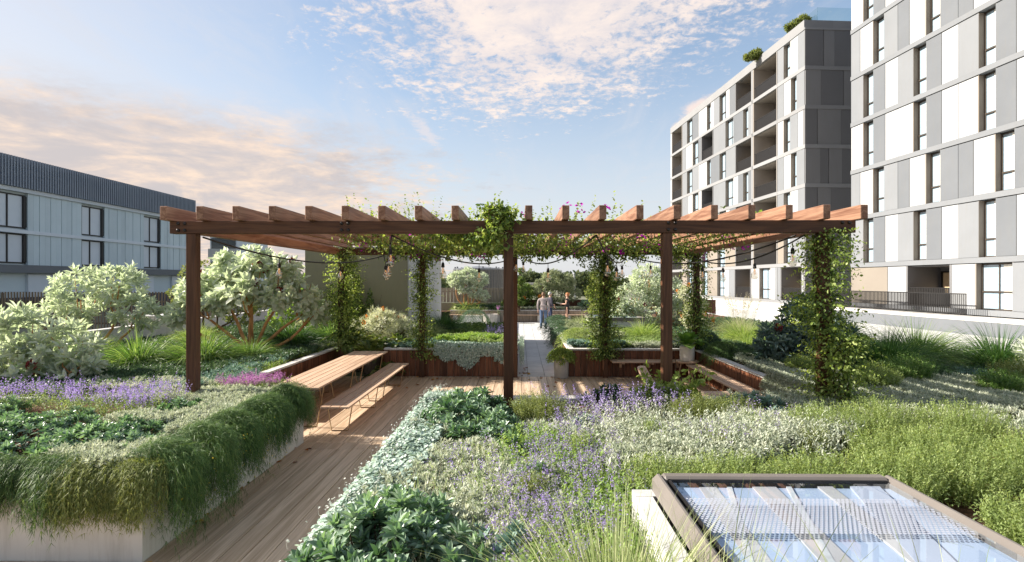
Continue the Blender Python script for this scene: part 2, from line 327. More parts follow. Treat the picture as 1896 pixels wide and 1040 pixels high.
# ---------------------------------------------------------------- object helpers
def tag(o, label=None, cat=None, group=None, kind=None):
    if label: o['label'] = label
    if cat: o['category'] = cat
    if group: o['group'] = group
    if kind: o['kind'] = kind
    return o
def thing(name, label, cat, loc=(0, 0, 0), rz=0, group=None):
    o = bpy.data.objects.new(name, None); COL.objects.link(o); o.empty_display_size = .2
    o.location = loc; o.rotation_euler = (0, 0, rz)
    return tag(o, label, cat, group)
def put(name, me, parent=None, loc=(0, 0, 0), rot=(0, 0, 0)):
    o = bpy.data.objects.new(name, me); COL.objects.link(o); o.parent = parent
    o.location = loc; o.rotation_euler = rot
    return o
def copy_tree(o, parent=None):
    c = o.copy(); COL.objects.link(c); c.parent = parent
    for ch in [x for x in bpy.data.objects if x.parent == o]: copy_tree(ch, c)
    return c
class MB:
    def __init__(s): s.v = []; s.f = []; s.sm = False
    def box(s, x0, x1, y0, y1, z0, z1):
        n = len(s.v)
        s.v += [(x0, y0, z0), (x1, y0, z0), (x1, y1, z0), (x0, y1, z0), (x0, y0, z1), (x1, y0, z1), (x1, y1, z1), (x0, y1, z1)]
        s.f += [tuple(n + i for i in q) for q in ((0, 3, 2, 1), (4, 5, 6, 7), (0, 1, 5, 4), (1, 2, 6, 5), (2, 3, 7, 6), (3, 0, 4, 7))]
        return s
    def tube(s, pts, r, sides=8, cap=True):
        pts = [Vector(p) for p in pts]; rr = r if isinstance(r, (list, tuple)) else [r] * len(pts)
        n0 = len(s.v); prev = None
        for i, p in enumerate(pts):
            d = (pts[min(i + 1, len(pts) - 1)] - pts[max(i - 1, 0)])
            if d.length < 1e-9: d = Vector((0, 0, 1))
            d.normalize()
            if prev is None:
                a = Vector((1, 0, 0)) if abs(d.x) < .8 else Vector((0, 1, 0)); u = d.cross(a).normalized()
            else:
                u = (prev - d * prev.dot(d)); u = u.normalized() if u.length > 1e-6 else d.orthogonal().normalized()
            prev = u; w = d.cross(u)
            for k in range(sides):
                t = 2 * PI * k / sides; s.v.append(tuple(p + (u * math.cos(t) + w * math.sin(t)) * rr[i]))
        for i in range(len(pts) - 1):
            for k in range(sides):
                a = n0 + i * sides + k; b = n0 + i * sides + (k + 1) % sides
                s.f.append((a, b, b + sides, a + sides))
        if cap:
            s.f.append(tuple(n0 + k for k in reversed(range(sides)))); e = n0 + (len(pts) - 1) * sides
            s.f.append(tuple(e + k for k in range(sides)))
        return s
    def lathe(s, prof, c=(0, 0, 0), sides=20):
        n0 = len(s.v)
        for r, z in prof:
            for k in range(sides):
                t = 2 * PI * k / sides; s.v.append((c[0] + r * math.cos(t), c[1] + r * math.sin(t), c[2] + z))
        for i in range(len(prof) - 1):
            for k in range(sides):
                a = n0 + i * sides + k; b = n0 + i * sides + (k + 1) % sides
                s.f.append((a, b, b + sides, a + sides))
        return s
    def prism(s, poly, z0, z1, axis='z'):
        n = len(s.v); m = len(poly)
        for z in (z0, z1):
            for a, b in poly:
                s.v.append((a, b, z) if axis == 'z' else ((a, z, b) if axis == 'y' else (z, a, b)))
        s.f.append(tuple(n + i for i in reversed(range(m)))); s.f.append(tuple(n + m + i for i in range(m)))
        for i in range(m): s.f.append((n + i, n + (i + 1) % m, n + m + (i + 1) % m, n + m + i))
        return s
    def mesh(s, name, mat, smooth=False):
        me = bpy.data.meshes.new(name); me.from_pydata(s.v, [], s.f); me.materials.append(mat); me.update()
        bm = bmesh.new(); bm.from_mesh(me); bmesh.ops.recalc_face_normals(bm, faces=bm.faces); bm.to_mesh(me); bm.free()
        if smooth or s.sm: me.polygons.foreach_set('use_smooth', [True] * len(me.polygons))
        return me
    def build(s, name, mat, parent=None, loc=(0, 0, 0), rot=(0, 0, 0), smooth=False):
        return put(name, s.mesh(name, mat, smooth), parent, loc, rot)
_cache = {}
def board_mesh(sx, sy, sz, mat, bev=.004):
    k = (round(sx, 3), round(sy, 3), round(sz, 3), mat.name, bev)
    if k not in _cache:
        bm = bmesh.new(); bmesh.ops.create_cube(bm, size=1)
        for v in bm.verts: v.co = Vector((v.co.x * sx, v.co.y * sy, v.co.z * sz))
        if bev: bmesh.ops.bevel(bm, geom=list(bm.edges), offset=bev, segments=1, affect='EDGES')
        me = bpy.data.meshes.new('board'); bm.to_mesh(me); bm.free(); me.materials.append(mat); _cache[k] = me
    return _cache[k]
def board(name, sx, sy, sz, mat, parent, loc, rot=(0, 0, 0), bev=.004):
    return put(name, board_mesh(sx, sy, sz, mat, bev), parent, loc, rot)
def bb(name, x0, x1, y0, y1, z0, z1, mat, parent=None, bev=.003):
    return board(name, x1 - x0, y1 - y0, z1 - z0, mat, parent, ((x0 + x1) / 2, (y0 + y1) / 2, (z0 + z1) / 2), bev=bev)

# ---------------------------------------------------------------- foliage helpers
def nrm(a): return a / np.maximum(np.linalg.norm(a, axis=-1, keepdims=True), 1e-9)
def rdir(n): return nrm(rng.normal(size=(n, 3)))
TPL = {
    'q': (np.array([(0, 0, 0), (.45, -.5, .06), (1, 0, -.08), (.45, .5, .06)]), np.array([(0, 1, 2, 3)])),
    'l': (np.array([(0, 0, 0), (.35, -.5, .10), (.75, -.36, .06), (1, 0, -.10), (.75, .36, .06), (.35, .5, .10)]), np.array([(0, 1, 2, 3), (0, 3, 4, 5)])),
    'r': (np.array([(0, 0, 0), (.2, -.45, .05), (.75, -.5, .05), (1, 0, 0), (.75, .5, .05), (.2, .45, .05)]), np.array([(0, 1, 2, 3), (0, 3, 4, 5)])),
}
class Leafy:
    def __init__(s): s.V = []; s.F = []; s.T = []; s.n = 0
    def leaves(s, P, D, N, L, W, tpl='q', tint=None):
        P = np.asarray(P, float); n = len(P)
        if n == 0: return s
        D = nrm(np.asarray(D, float)); sd = np.cross(D, N); bad = np.linalg.norm(sd, axis=1) < 1e-4
        sd[bad] = np.cross(D[bad], np.array([.3, .9, .1])); sd = nrm(sd); up = np.cross(sd, D)
        tv, tf = TPL[tpl]; k = len(tv)
        L = np.broadcast_to(np.asarray(L, float), (n,))[:, None, None]; W = np.broadcast_to(np.asarray(W, float), (n,))[:, None, None]
        v = P[:, None, :] + D[:, None, :] * tv[None, :, 0:1] * L + sd[:, None, :] * tv[None, :, 1:2] * W + up[:, None, :] * tv[None, :, 2:3] * L
        f = (np.arange(n) * k)[:, None, None] + tf[None] + s.n
        if tint is None: tint = rng.random(n)
        s.V.append(v.reshape(-1, 3)); s.F.append(f.reshape(-1, 4)); s.T.append(np.repeat(tint, k)); s.n += n * k
        return s
    def blades(s, P, D, L, W, droop=.5, segs=4, tint=None, sidev=None):
        P = np.asarray(P, float); n = len(P); D = nrm(np.asarray(D, float))
        L = np.broadcast_to(np.asarray(L, float), (n,)); W = np.broadcast_to(np.asarray(W, float), (n,)); dr = np.broadcast_to(np.asarray(droop, float), (n,))
        sd = np.cross(D, np.array([0, 0, 1.0])) + rng.normal(size=(n, 3)) * .35 if sidev is None else sidev
        sd = nrm(sd)
        rows = []
        for i in range(segs + 1):
            t = i / segs
            c = P + D * (L * t)[:, None] + np.array([0, 0, -1.0]) * (dr * L * t ** 2.2)[:, None]
            w = (W * (1 - t ** 1.6) * .5 + W * .04)[:, None] * sd
            rows.append(np.stack([c - w, c + w], 1))
        v = np.stack(rows, 1).reshape(n, -1, 3); k = 2 * (segs + 1)
        tf = np.array([(2 * i, 2 * i + 1, 2 * i + 3, 2 * i + 2) for i in range(segs)])
        f = (np.arange(n) * k)[:, None, None] + tf[None] + s.n
        if tint is None: tint = rng.random(n)
        s.V.append(v.reshape(-1, 3)); s.F.append(f.reshape(-1, 4)); s.T.append(np.repeat(tint, k)); s.n += n * k
        return s
    def rosettes(s, P, A, nl, L, W, phi0=.3, phi1=1.35, tpl='l', tvar=.5, back=.0):
        P = np.asarray(P, float); n = len(P); A = nrm(np.asarray(A, float)); L = np.broadcast_to(np.asarray(L, float), (n,)); W = np.broadcast_to(np.asarray(W, float), (n,))
        U = nrm(np.cross(A, rdir(n))); Vv = np.cross(A, U); base = rng.random(n)
        for j in range(nl):
            t = j / max(1, nl - 1); az = j * 2.39996 + rng.random(n) * .5; ph = phi0 + (phi1 - phi0) * t + rng.normal(size=n) * .12
            R = U * np.cos(az)[:, None] + Vv * np.sin(az)[:, None]
            D = A * np.cos(ph)[:, None] + R * np.sin(ph)[:, None]
            Nn = A * np.sin(ph)[:, None] - R * np.cos(ph)[:, None]
            k = (.72 + .28 * t) * (.85 + .3 * rng.random(n))
            s.leaves(P - A * (back * t * L)[:, None], D, Nn, L * k, W * k, tpl, np.clip(base * (1 - tvar) + rng.random(n) * tvar - .15 * t + .07, 0, 1))
        return s
    def sprigs(s, P, D, length, n, L, W, droop=0.0, ang=.9, tpl='q', jit=.15):
        """stems carrying n leaves each along an arc"""
        P = np.asarray(P, float); m = len(P); D = nrm(np.asarray(D, float)); length = np.broadcast_to(np.asarray(length, float), (m,)); dr = np.broadcast_to(np.asarray(droop, float), (m,)); b = rng.random(m)
        for j in range(n):
            t = (j + .5 + rng.random(m) * .6) / n
            c = P + D * (length * t)[:, None] + np.array([0, 0, -1.0]) * (dr * length * t ** 2)[:, None]
            T = nrm(D + np.array([0, 0, -1.0]) * (2 * dr * t)[:, None])
            R = nrm(np.cross(T, rdir(m)))
            a = ang + rng.normal(size=m) * jit
            dd = T * np.cos(a)[:, None] + R * np.sin(a)[:, None]
            s.leaves(c, dd, nrm(T + np.array([0, 0, .4])), L * (.75 + .5 * rng.random(m)), W * (.75 + .5 * rng.random(m)), tpl, np.clip(b * .6 + rng.random(m) * .4, 0, 1))
        return s
    def build(s, name, mat, parent=None, base=(0, 0, 0)):
        if not s.V: return None
        V = np.concatenate(s.V) - np.asarray(base, float); F = np.concatenate(s.F); T = np.concatenate(s.T)
        me = bpy.data.meshes.new(name); nf = len(F)
        me.vertices.add(len(V)); me.vertices.foreach_set('co', V.astype(np.float32).ravel())
        me.loops.add(nf * 4); me.loops.foreach_set('vertex_index', F.astype(np.int32).ravel())
        me.polygons.add(nf); me.polygons.foreach_set('loop_start', np.arange(nf, dtype=np.int32) * 4)
        a = me.attributes.new('tint', 'FLOAT', 'POINT'); a.data.foreach_set('value', T.astype(np.float32))
        me.materials.append(mat); me.update(calc_edges=True)
        o = put(name, me, parent)
        if parent is None: o.location = base
        Leafy.total += nf * 2
        return o
Leafy.total = 0
def inpoly_pts(n, x0, x1, y0, y1): return rng.random(n) * (x1 - x0) + x0, rng.random(n) * (y1 - y0) + y0
def bump(x, y, s=1.0, seed=0.0):
    return (np.sin(x * 5.1 * s + 1.3 + seed) * np.cos(y * 4.3 * s + .7 * x + seed * 2) + .6 * np.sin(x * 11.3 * s + y * 9.1 * s + seed)) * .5
def up(n, tilt=.3):
    v = rng.normal(size=(n, 3)) * tilt; v[:, 2] = 1; return nrm(v)

# ================================================================ SETTING
tag(MB().box(-900, 900, -60, 3000, -.5, -.06).build('ground', M['ground']), kind='structure')

# deck : bearers sheet + boards
deck = tag(MB().box(-9, 4.42, -2, 13.84, -.055, -.032).build('deck', M['grout']), kind='structure')
dz = .03
def deck_run(x0, x1, y0, y1, w=.21, seed=0):
    n = max(1, round((x1 - x0) / w)); w = (x1 - x0) / n
    for i in range(n):
        board('deck_board', w - .008, y1 - y0 - .008, dz, M['deck'], deck, (x0 + (i + .5) * w, (y0 + y1) / 2, -dz / 2 + random.uniform(-.0012, .0)), bev=.003)
deck_run(-4.8, 4.42, 10.66, 13.84); deck_run(-4.8, 4.42, 8.17, 10.66)
deck_run(-3.3, -1.4, 7.83, 8.17)
deck_run(-3.3, -1.4, 4.66, 7.83)
deck_run(-3.3, -1.4, 1.2, 4.66)
deck_run(-9.0, -3.3, 1.2, 4.66)

# stone path and terrace
path = tag(MB().box(-.12, 1.35, 13.84, 22.6, -.06, -.03).build('path', M['grout']), kind='structure')
nx = [-.09, .187, .626, 1.22]
for i in range(3):
    y = 13.845 - (.3 if i == 1 else 0)
    while y < 22.55:
        y0 = max(13.845, y); y1 = min(22.6, y + .98)
        if y1 - y0 > .05: bb('paving_slab', nx[i] + .004, nx[i + 1] - .004, y0 + .004, y1 - .004, -.03, 0 + random.uniform(-.001, .001), M['paver'], path)
        y += .98
terrace = tag(MB().box(-9, 9, 22.6, 32.2, -.06, -.03).build('terrace', M['grout']), kind='structure')
ny = 9
for i in range(20):
    for j in range(ny):
        x0 = -3.34 + (i - 2) * .44 - .02; y0 = 22.6 + j * 9.6 / ny
        bb('paving_slab', x0 + .005, x0 + .435, y0 + .005, y0 + 9.6 / ny - .005, -.03, random.uniform(-.001, .001), M['paver'], terrace)
tag(MB().box(10.95, 40, -20, 75, -.055, -.02).build('side_terrace', M['paver']), kind='structure')
dr_ = thing('drain_grate', 'thin dark slot drain set in the pale terrace paving near the people', 'drain', (.05, 31.0, 0))
MB().box(-.75, .75, -.09, .09, .002, .008).build('grate_frame', M['steel'], dr_)
for k in range(12): MB().box(-.70 + k * .12, -.62 + k * .12, -.07, .07, .009, .014).build('grate_bar', M['black'], dr_)

# ---------------------------------------------------------------- planters
def clad_wall(label, x0, y0, x1, y1, z1=.72, side=1, w=.16, coping=True, mat='clad', thick=.12, cat='planter wall'):
    """timber-clad wall running from (x0,y0) to (x1,y1); its clad face lies on that line and its body lies to the left (side=1)"""
    L = math.hypot(x1 - x0, y1 - y0); a = math.atan2(y1 - y0, x1 - x0)
    t = thing('planter_wall', label, cat, (x0, y0, 0), a)
    s = side
    MB().box(0, L, *(sorted((s * .028, s * thick))), -.02, z1 - .045).build('wall_core', M['pot'], t)
    n = max(1, round(L / w)); ww = L / n
    for i in range(n):
        board('cladding_board', ww - .009, .024, z1 - .06, M[mat], t, ((i + .5) * ww, s * (.014 + random.uniform(-.002, .002)), (z1 - .06) / 2 + .004), bev=.003)
    if coping:
        m = max(1, round(L / 1.6)); cl = L / m
        for i in range(m):
            board('coping_stone', cl - .004, thick + .05, .04, M['concrete'], t, ((i + .5) * cl, s * (thick / 2 + .006), z1 - .02), bev=.004)
    return t
clad_wall('dark timber-clad planter wall behind the long dining table, silver plants trailing over it', -3.52, 13.84, -.09, 13.84)
clad_wall('dark timber-clad planter wall with the bracket bench, right of the stone path', 1.22, 13.84, 4.40, 13.84)
clad_wall('short timber-clad return wall closing the recess behind the far end of the table', -3.52, 14.85, -3.52, 13.98, side=1)
clad_wall('timber-clad planter wall end facing the stone path, left of the path', -.09, 13.98, -.09, 22.3, side=1, w=.2)
clad_wall('timber-clad planter wall end facing the stone path, right of the path', 1.22, 22.3, 1.22, 13.98, side=1, w=.2)
clad_wall('long red timber planter wall on the left of the dining table', -4.80, 8.20, -4.80, 14.85, side=1)
clad_wall('timber wall at the back of the fern recess', -4.66, 14.87, -3.66, 14.87, side=1)
clad_wall('timber planter wall behind the long bench on the right', 4.42, 13.84, 4.42, 8.18, side=1)
# rendered beds in front
t = thing('rendered_planter', 'white rendered planter on the left with green plants trailing over its side', 'planter', (-3.3, 4.66, 0))
MB().prism([(-6.0, 0), (0, 0), (0, 3.5), (-6.0, 3.5), (-6.0, 3.38), (-.12, 3.38), (-.12, .12), (-6.0, .12)], -.02, .68).build('planter_wall', M['render'], t)
MB().prism([(-6.0, -.01), (.01, -.01), (.01, 3.51), (-1.44, 3.51), (-1.44, 3.36), (-.14, 3.36), (-.14, .14), (-6.0, .14)], .683, .72).build('coping', M['concrete'], t)
t = thing('rendered_planter', 'pale rendered edge of the large central garden bed beside the deck', 'planter', (-1.4, 1.2, 0))
MB().prism([(0, 0), (.16, 0), (.16, 6.81), (12, 6.81), (12, 6.97), (0, 6.97)], -.02, .68).build('planter_wall', M['render'], t)
MB().prism([(-.01, 0), (.2, 0), (.2, 6.77), (5.8, 6.77), (5.8, 6.98), (-.01, 6.98)], .683, .72).build('coping', M['concrete'], t)
# soil sheets
def soil(name, x0, x1, y0, y1, z=.62):
    nx_, ny_ = max(2, int((x1 - x0) / .25)), max(2, int((y1 - y0) / .25))
    xs = np.linspace(x0, x1, nx_); ys = np.linspace(y0, y1, ny_)
    X, Y = np.meshgrid(xs, ys); Z = z + .02 * bump(X, Y, 1.0)
    v = [(float(a), float(b), float(c)) for a, b, c in zip(X.ravel(), Y.ravel(), Z.ravel())]
    f = [(j * nx_ + i, j * nx_ + i + 1, (j + 1) * nx_ + i + 1, (j + 1) * nx_ + i) for j in range(ny_ - 1) for i in range(nx_ - 1)]
    me = bpy.data.meshes.new(name); me.from_pydata(v, [], f); me.materials.append(M['soil']); me.update()
    return tag(put(name, me), kind='structure')
soil('soil', -1.24, 10.6, 1.2, 8.0)
soil('soil', -9.3, -3.42, 4.8, 8.05)
soil('soil', -11.4, -4.92, 8.1, 33.0)
soil('soil', -3.4, -.21, 13.96, 22.3)
soil('soil', 1.34, 4.42, 13.96, 22.3)
soil('soil', 4.54, 10.6, 8.0, 30.0)
soil('soil', -4.92, -3.64, 14.97, 16.1)

# ---------------------------------------------------------------- pergola
pg = thing('pergola', 'large dark red-brown timber pergola with twenty roof joists spanning the deck', 'pergola', (0, 7.6, 0))
def pb(name, x0, x1, y0, y1, z0, z1, mat): return bb(name, x0, x1, y0 - 7.6, y1 - 7.6, z0, z1, M[mat], pg, .006)
bolt = MB().lathe([(0, .022), (.016, .022), (.024, .010), (.024, 0)], sides=10).mesh('bolt', M['steel'], True)
def bolts(beam, xs, y, face=-1):
    pass
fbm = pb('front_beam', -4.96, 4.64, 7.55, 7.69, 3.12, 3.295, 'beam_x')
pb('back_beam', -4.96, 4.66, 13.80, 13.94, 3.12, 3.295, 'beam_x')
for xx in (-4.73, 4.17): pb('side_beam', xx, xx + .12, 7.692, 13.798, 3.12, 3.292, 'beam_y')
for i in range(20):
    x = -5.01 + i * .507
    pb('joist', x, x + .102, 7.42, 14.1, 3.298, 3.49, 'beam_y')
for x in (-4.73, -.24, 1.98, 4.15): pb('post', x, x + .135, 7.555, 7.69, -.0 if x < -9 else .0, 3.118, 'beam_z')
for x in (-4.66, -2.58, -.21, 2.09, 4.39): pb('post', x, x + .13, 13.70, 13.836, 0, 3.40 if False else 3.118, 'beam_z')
for cx in (-4.79, -2.47, -.165, 2.10, 4.50):
    for dx_ in (-.045, .05):
        for dz_ in (-.042, .052):
            put('bolt', bolt, fbm, (cx + dx_ - fbm.location.x, -.07, dz_), (PI / 2, 0, 0))

# ---------------------------------------------------------------- furniture
def trestle(parent, y, xa, xb, ztop, inset, sz=.022):
    """one steel leg frame: two inward leaning legs and a foot bar"""
    mb = MB(); r = sz / 2
    mb.tube([(xa, y, ztop), (xa + inset, y, r)], r, 4); mb.tube([(xb, y, ztop), (xb - inset, y, r)], r, 4)
    mb.tube([(xa + inset, y, r), (xb - inset, y, r)], r, 4); mb.tube([(xa, y, ztop - r), (xb, y, ztop - r)], r, 4)
    mb.build('leg_frame', M['bronze'], parent)
def slat_top(parent, x0, x1, y0, y1, z, n, th=.03, along='y', gap=.012):
    w = (x1 - x0) / n if along == 'y' else (y1 - y0) / n
    for i in range(n):
        if along == 'y': bb('plank', x0 + i * w + gap / 2, x0 + (i + 1) * w - gap / 2, y0, y1, z - th, z, M['furn'], parent)
        else: bb('plank', x0, x1, y0 + i * w + gap / 2, y0 + (i + 1) * w - gap / 2, z - th, z, M['furn_x'], parent)
t = thing('dining_table', 'long slatted timber dining table on thin bronze legs, left side of the deck', 'table', (-3.67, 8.66, 0))
slat_top(t, -.42, .42, 0, 4.55, .73, 6)
for y in (.35, 1.95, 2.6, 4.2): trestle(t, y, -.37, .37, .70, .12)
def bench(label, x, y, L=4.6, w=.47):
    t = thing('bench', label, 'bench', (x, y, 0), 0, 'long benches beside the dining table')
    slat_top(t, 0, w, 0, L, .45, 3)
    for yy in (.25, 1.85, 2.43, 4.1): trestle(t, yy, .03, w - .03, .42, .07, .018)
bench('long timber bench on the right of the dining table, nearest the walkway', -3.19, 8.53)
bench('long timber bench between the dining table and the red planter wall', -4.58, 9.35, 3.9)
t = thing('bench', 'long timber bench running along the right planter wall', 'bench', (3.96, 8.75, 0))
slat_top(t, 0, .40, 0, 4.3, .45, 4)
for yy in (.3, 1.5, 2.8, 4.0): trestle(t, yy, .03, .37, .42, .05, .02)
t = thing('bench', 'wall-mounted timber bench on brackets under the back right planter wall', 'bench', (2.26, 13.33, 0))
slat_top(t, 0, 2.0, 0, .46, .46, 4, .03, 'x')
for x in (.28, 1.0, 1.72):
    MB().box(x - .03, x + .03, .04, .49, .395, .427).box(x - .03, x + .03, .43, .49, .25, .395).build('bracket', M['furn'], t)
t = thing('coffee_table', 'low timber coffee table seen behind the lavender on the right of the deck', 'table', (3.15, 9.1, 0))
slat_top(t, -.25, .62, 0, .78, .45, 5, .03, 'x')
for x in (-.2, .57):
    for y in (.06, .72): MB().tube([(x, y, 0), (x, y, .42)], .02, 6).build('leg', M['furn'], t)
# lounge chair, only its reclined back clears the planting
t = thing('lounge_chair', 'timber lounge chair whose reclined back shows left of the third front post', 'chair', (2.80, 9.95, 0), math.radians(-28))
MB().prism([(-.30, .36), (.26, .28), (.26, .32), (-.30, .40)], -.27, .27, 'y').build('seat', M['furn'], t)
bk = MB()
prof = [(-.28, .36), (-.40, .52), (-.50, .68), (-.57, .82)]
ys_ = [(-.26, 1), (-.14, 1), (0, 1), (.14, 1), (.26, 1)]
for side_ in (0, 1):
    for k, (a, b) in enumerate(prof):
        for (yy, _) in ys_:
            hw = 1 - .18 * (k / 3) ** 3
            bk.v.append((a - .03 * side_ - .05 * (1 - (yy / .28) ** 2) , yy * hw, b + (.02 * (1 - (yy / .28) ** 2) if k == 3 else 0)))
n5 = 5
for side_ in (0, 1):
    for k in range(3):
        for j in range(4):
            a = side_ * 20 + k * 5 + j; bk.f.append((a, a + 1, a + 6, a + 5))
for k in range(3):
    for j in (0, 4): a = k * 5 + j; bk.f.append((a, a + 5, a + 25, a + 20))
for j in range(4):
    for k in (0, 3): a = k * 5 + j; bk.f.append((a, a + 1, a + 21, a + 20))
bk.build('backrest', M['furn'], t, smooth=False)
for (x, y) in ((-.26, -.25), (-.26, .25), (.24, -.25), (.24, .25)):
    MB().tube([(x, y, .34), (x * 1.15, y * 1.08, 0)], [.02, .013], 8).build('leg', M['furn'], t, smooth=True)

# plant stand + white pot + broad-leaf plant
t = thing('plant_stand', 'round timber plant stand under the white pot', 'plant stand', (4.06, 13.25, 0))
MB().lathe([(0, .47), (.27, .47), (.28, .485), (.28, .50), (.27, .51), (0, .51)], sides=28).build('top', M['furn'], t)
for k in range(3):
    a = k * 2.094 + .5; MB().tube([(.14 * math.cos(a), .14 * math.sin(a), .47), (.22 * math.cos(a), .22 * math.sin(a), 0)], .017, 8).build('leg', M['furn'], t)
def pot_thing(name, label, x, y, z, r, h, mat, ribs=0, taper=.9):
    t = thing(name, label, 'plant pot', (x, y, z))
    mb = MB(); sides = 40
    prof = [(r * taper * .96, 0), (r * taper, .01), (r, h - .02), (r, h), (r - .025, h), (r - .03, h - .05)]
    mb.lathe([(0, 0)] + prof, sides=sides)
    if ribs:
        for i, v in enumerate(mb.v):
            k = i % sides
            if (i // sides) in (2, 3, 4) and k % 4 < 2: mb.v[i] = (v[0] * .955, v[1] * .955, v[2])
    mb.build('pot_body', M[mat], t, smooth=not ribs)
    MB().lathe([(0, h - .05), (r - .03, h - .05)], sides=24).build('potting_soil', M['soil'], t)
    return t
pot_thing('plant_pot', 'white cylindrical pot standing on the round timber plant stand', 4.06, 13.25, .512, .175, .35, 'whitepot', taper=.97)
pot_thing('plant_pot', 'grey concrete pot standing at the right edge of the stone path entrance', 1.03, 13.72, .0, .19, .46, 'pot', taper=.92)
pot_thing('plant_pot', 'wide ribbed concrete bowl holding pink flowers on the far terrace', -1.78, 31.6, 0, .46, .52, 'pot', ribs=1, taper=.85)
pot_thing('plant_pot', 'dark ribbed pot with a fern behind the far end of the dining table', -3.95, 14.25, 0, .27, .50, 'basket', ribs=1, taper=.8)

# ---------------------------------------------------------------- festoon string lights
def festoon(label, a, b, sag, ts, big=1.0, start=.0):
    a = Vector(a); b = Vector(b)
    t = thing('string_light', label, 'string lights', tuple(a), 0, 'festoon light strings under the pergola')
    f = lambda u: (b - a) * u + Vector((0, 0, -sag * 4 * u * (1 - u)))
    MB().tube([f(i / 24) for i in range(25)], .0135, 6).build('cable', M['black'], t, smooth=True)
    for u in ts:
        p = f(u)
        so = MB().tube([(0, 0, 0), (0, 0, -.10)], .006, 6).lathe([(0, -.09), (.016, -.09), (.024, -.11), (.028, -.14), (.024, -.145), (.030, -.15), (.030, -.17), (.022, -.18), (0, -.18)], sides=12).build('socket', M['black'], t, tuple(p), smooth=True)
        pr = [(.016, -.175), (.018, -.20), (.028, -.225), (.043, -.25), (.050, -.275), (.048, -.30), (.036, -.322), (.018, -.333), (0, -.336)]
        put('bulb', bulb_me, so)
        put('filament', fil_me, so)
bulb_me = MB().lathe([(.018, -.175), (.020, -.205), (.033, -.235), (.052, -.268), (.061, -.30), (.058, -.33), (.043, -.356), (.022, -.369), (0.0005, -.372)], sides=16).mesh('bulb', M['clear'], True)
_f = MB()
for k in range(4):
    a_ = k * PI / 2; _f.tube([(.004 * math.cos(a_), .004 * math.sin(a_), -.19), (.014 * math.cos(a_), .014 * math.sin(a_), -.24), (.008 * math.cos(a_), .008 * math.sin(a_), -.285)], .0022, 4)
fil_me = _f.mesh('filament', M['filament'])
ZF, ZB = 3.10, 3.10
festoon('light string from the front left post back over the long table', (-4.58, 7.72, ZF - .02), (-3.5, 13.78, ZB), .27, (.29, .64))
festoon('light string hanging over the middle of the table, four bulbs bunched together', (-3.5, 13.77, ZB), (-1.85, 7.72, ZF), .26, (.3, .5, .72, .93))
festoon('light string sagging left of the centre post towards the back beam', (-1.84, 7.72, ZF), (-.02, 13.78, ZB), .30, (.27, .545, .95))
festoon('light string sagging between the centre post and the third front post', (1.07, 7.72, ZF), (-.01, 13.77, ZB), .30, (.49, .93))
festoon('short-looking light string with three bulbs in front of the ivy-covered back post', (1.08, 7.72, ZF), (2.7, 13.78, ZB), .28, (.24, .52, .75))
festoon('light string passing behind the third front post to the right corner', (3.90, 7.72, ZF), (2.72, 13.77, ZB), .30, (.41, .78))
festoon('light string with a large near bulb by the ivy-clad right post', (4.02, 7.72, ZF), (4.3, 13.78, ZB), .30, (.06, .3, .58))

# ---------------------------------------------------------------- skylight
t = thing('skylight', 'large glass skylight with taupe rounded frame on a white kerb, bottom right', 'skylight', (.8, 2.30, 0))
W_, D_ = 1.95, 1.60
MB().box(0, W_, 0, .12, .3, .95).build('kerb_front', M['render'], t)
MB().box(0, W_, D_ - .12, D_, .3, .95).build('kerb_back', M['render'], t)
MB().box(0, .12, .122, D_ - .122, .3, .948).build('kerb_side', M['render'], t)
MB().box(W_ - .12, W_, .122, D_ - .122, .3, .948).build('kerb_side', M['render'], t)
MB().box(.12, W_ - .12, .12, D_ - .12, 1.035, 1.042).build('reflection_sheet', M['sky_reflection'], t)  # added pale sheet, coloured in place of the sky mirrored in the pane
fx0, fx1, fy0, fy1 = .11, W_ - .16, .1, D_ - .08
fr = []
for (a, b) in (((fx0 + .05, fy0), (fx0 + .05, fy1)), ((fx1 - .05, fy0), (fx1 - .05, fy1)), ((fx0 + .1, fy1 - .05), (fx1 - .1, fy1 - .05)), ((fx0 + .1, fy0 + .05), (fx1 - .1, fy0 + .05))):
    x0, x1 = min(a[0], b[0]), max(a[0], b[0]); y0, y1 = min(a[1], b[1]), max(a[1], b[1])
    if x0 == x1: board('frame_rail', .085, y1 - y0, .15, M['skyframe'], t, (x0, (y0 + y1) / 2, 1.03), bev=.035)
    else: board('frame_rail', x1 - x0 + .06, .10, .153, M['skyframe'], t, ((x0 + x1) / 2, y0, 1.0285), bev=.02)
for (x0, x1, y0, y1) in ((fx0 + .1, fx1 - .1, fy1 - .115, fy1 - .1), (fx0 + .1, fx0 + .115, fy0 + .1, fy1 - .1)):
    MB().box(x0, x1, y0, y1, 1.0, 1.092).build('gasket', M['black'], t)
MB().box(fx0 + .1, fx1 - .1, fy0 + .1, fy1 - .1, 1.068, 1.082).build('glass_pane', M['skyglass'], t)
# added slanted bands under the pane, painted in place of its reflections
for k, (xa, wv, mm) in enumerate([(.42, .12, 'strip'), (.62, .035, 'render'), (.78, .16, 'strip'), (1.02, .035, 'render'), (1.22, .10, 'strip'), (1.45, .20, 'frit')]):
    MB().prism([(xa - .35, .2), (xa - .35 + wv, .2), (xa + wv, D_ - .14), (xa, D_ - .14)] if k % 2 else [(xa - .10, .2), (xa - .10 + wv, .2), (xa + wv, D_ - .14), (xa, D_ - .14)], 1.043, 1.046 + .0025 * k).build('reflection_band', M[mm], t)
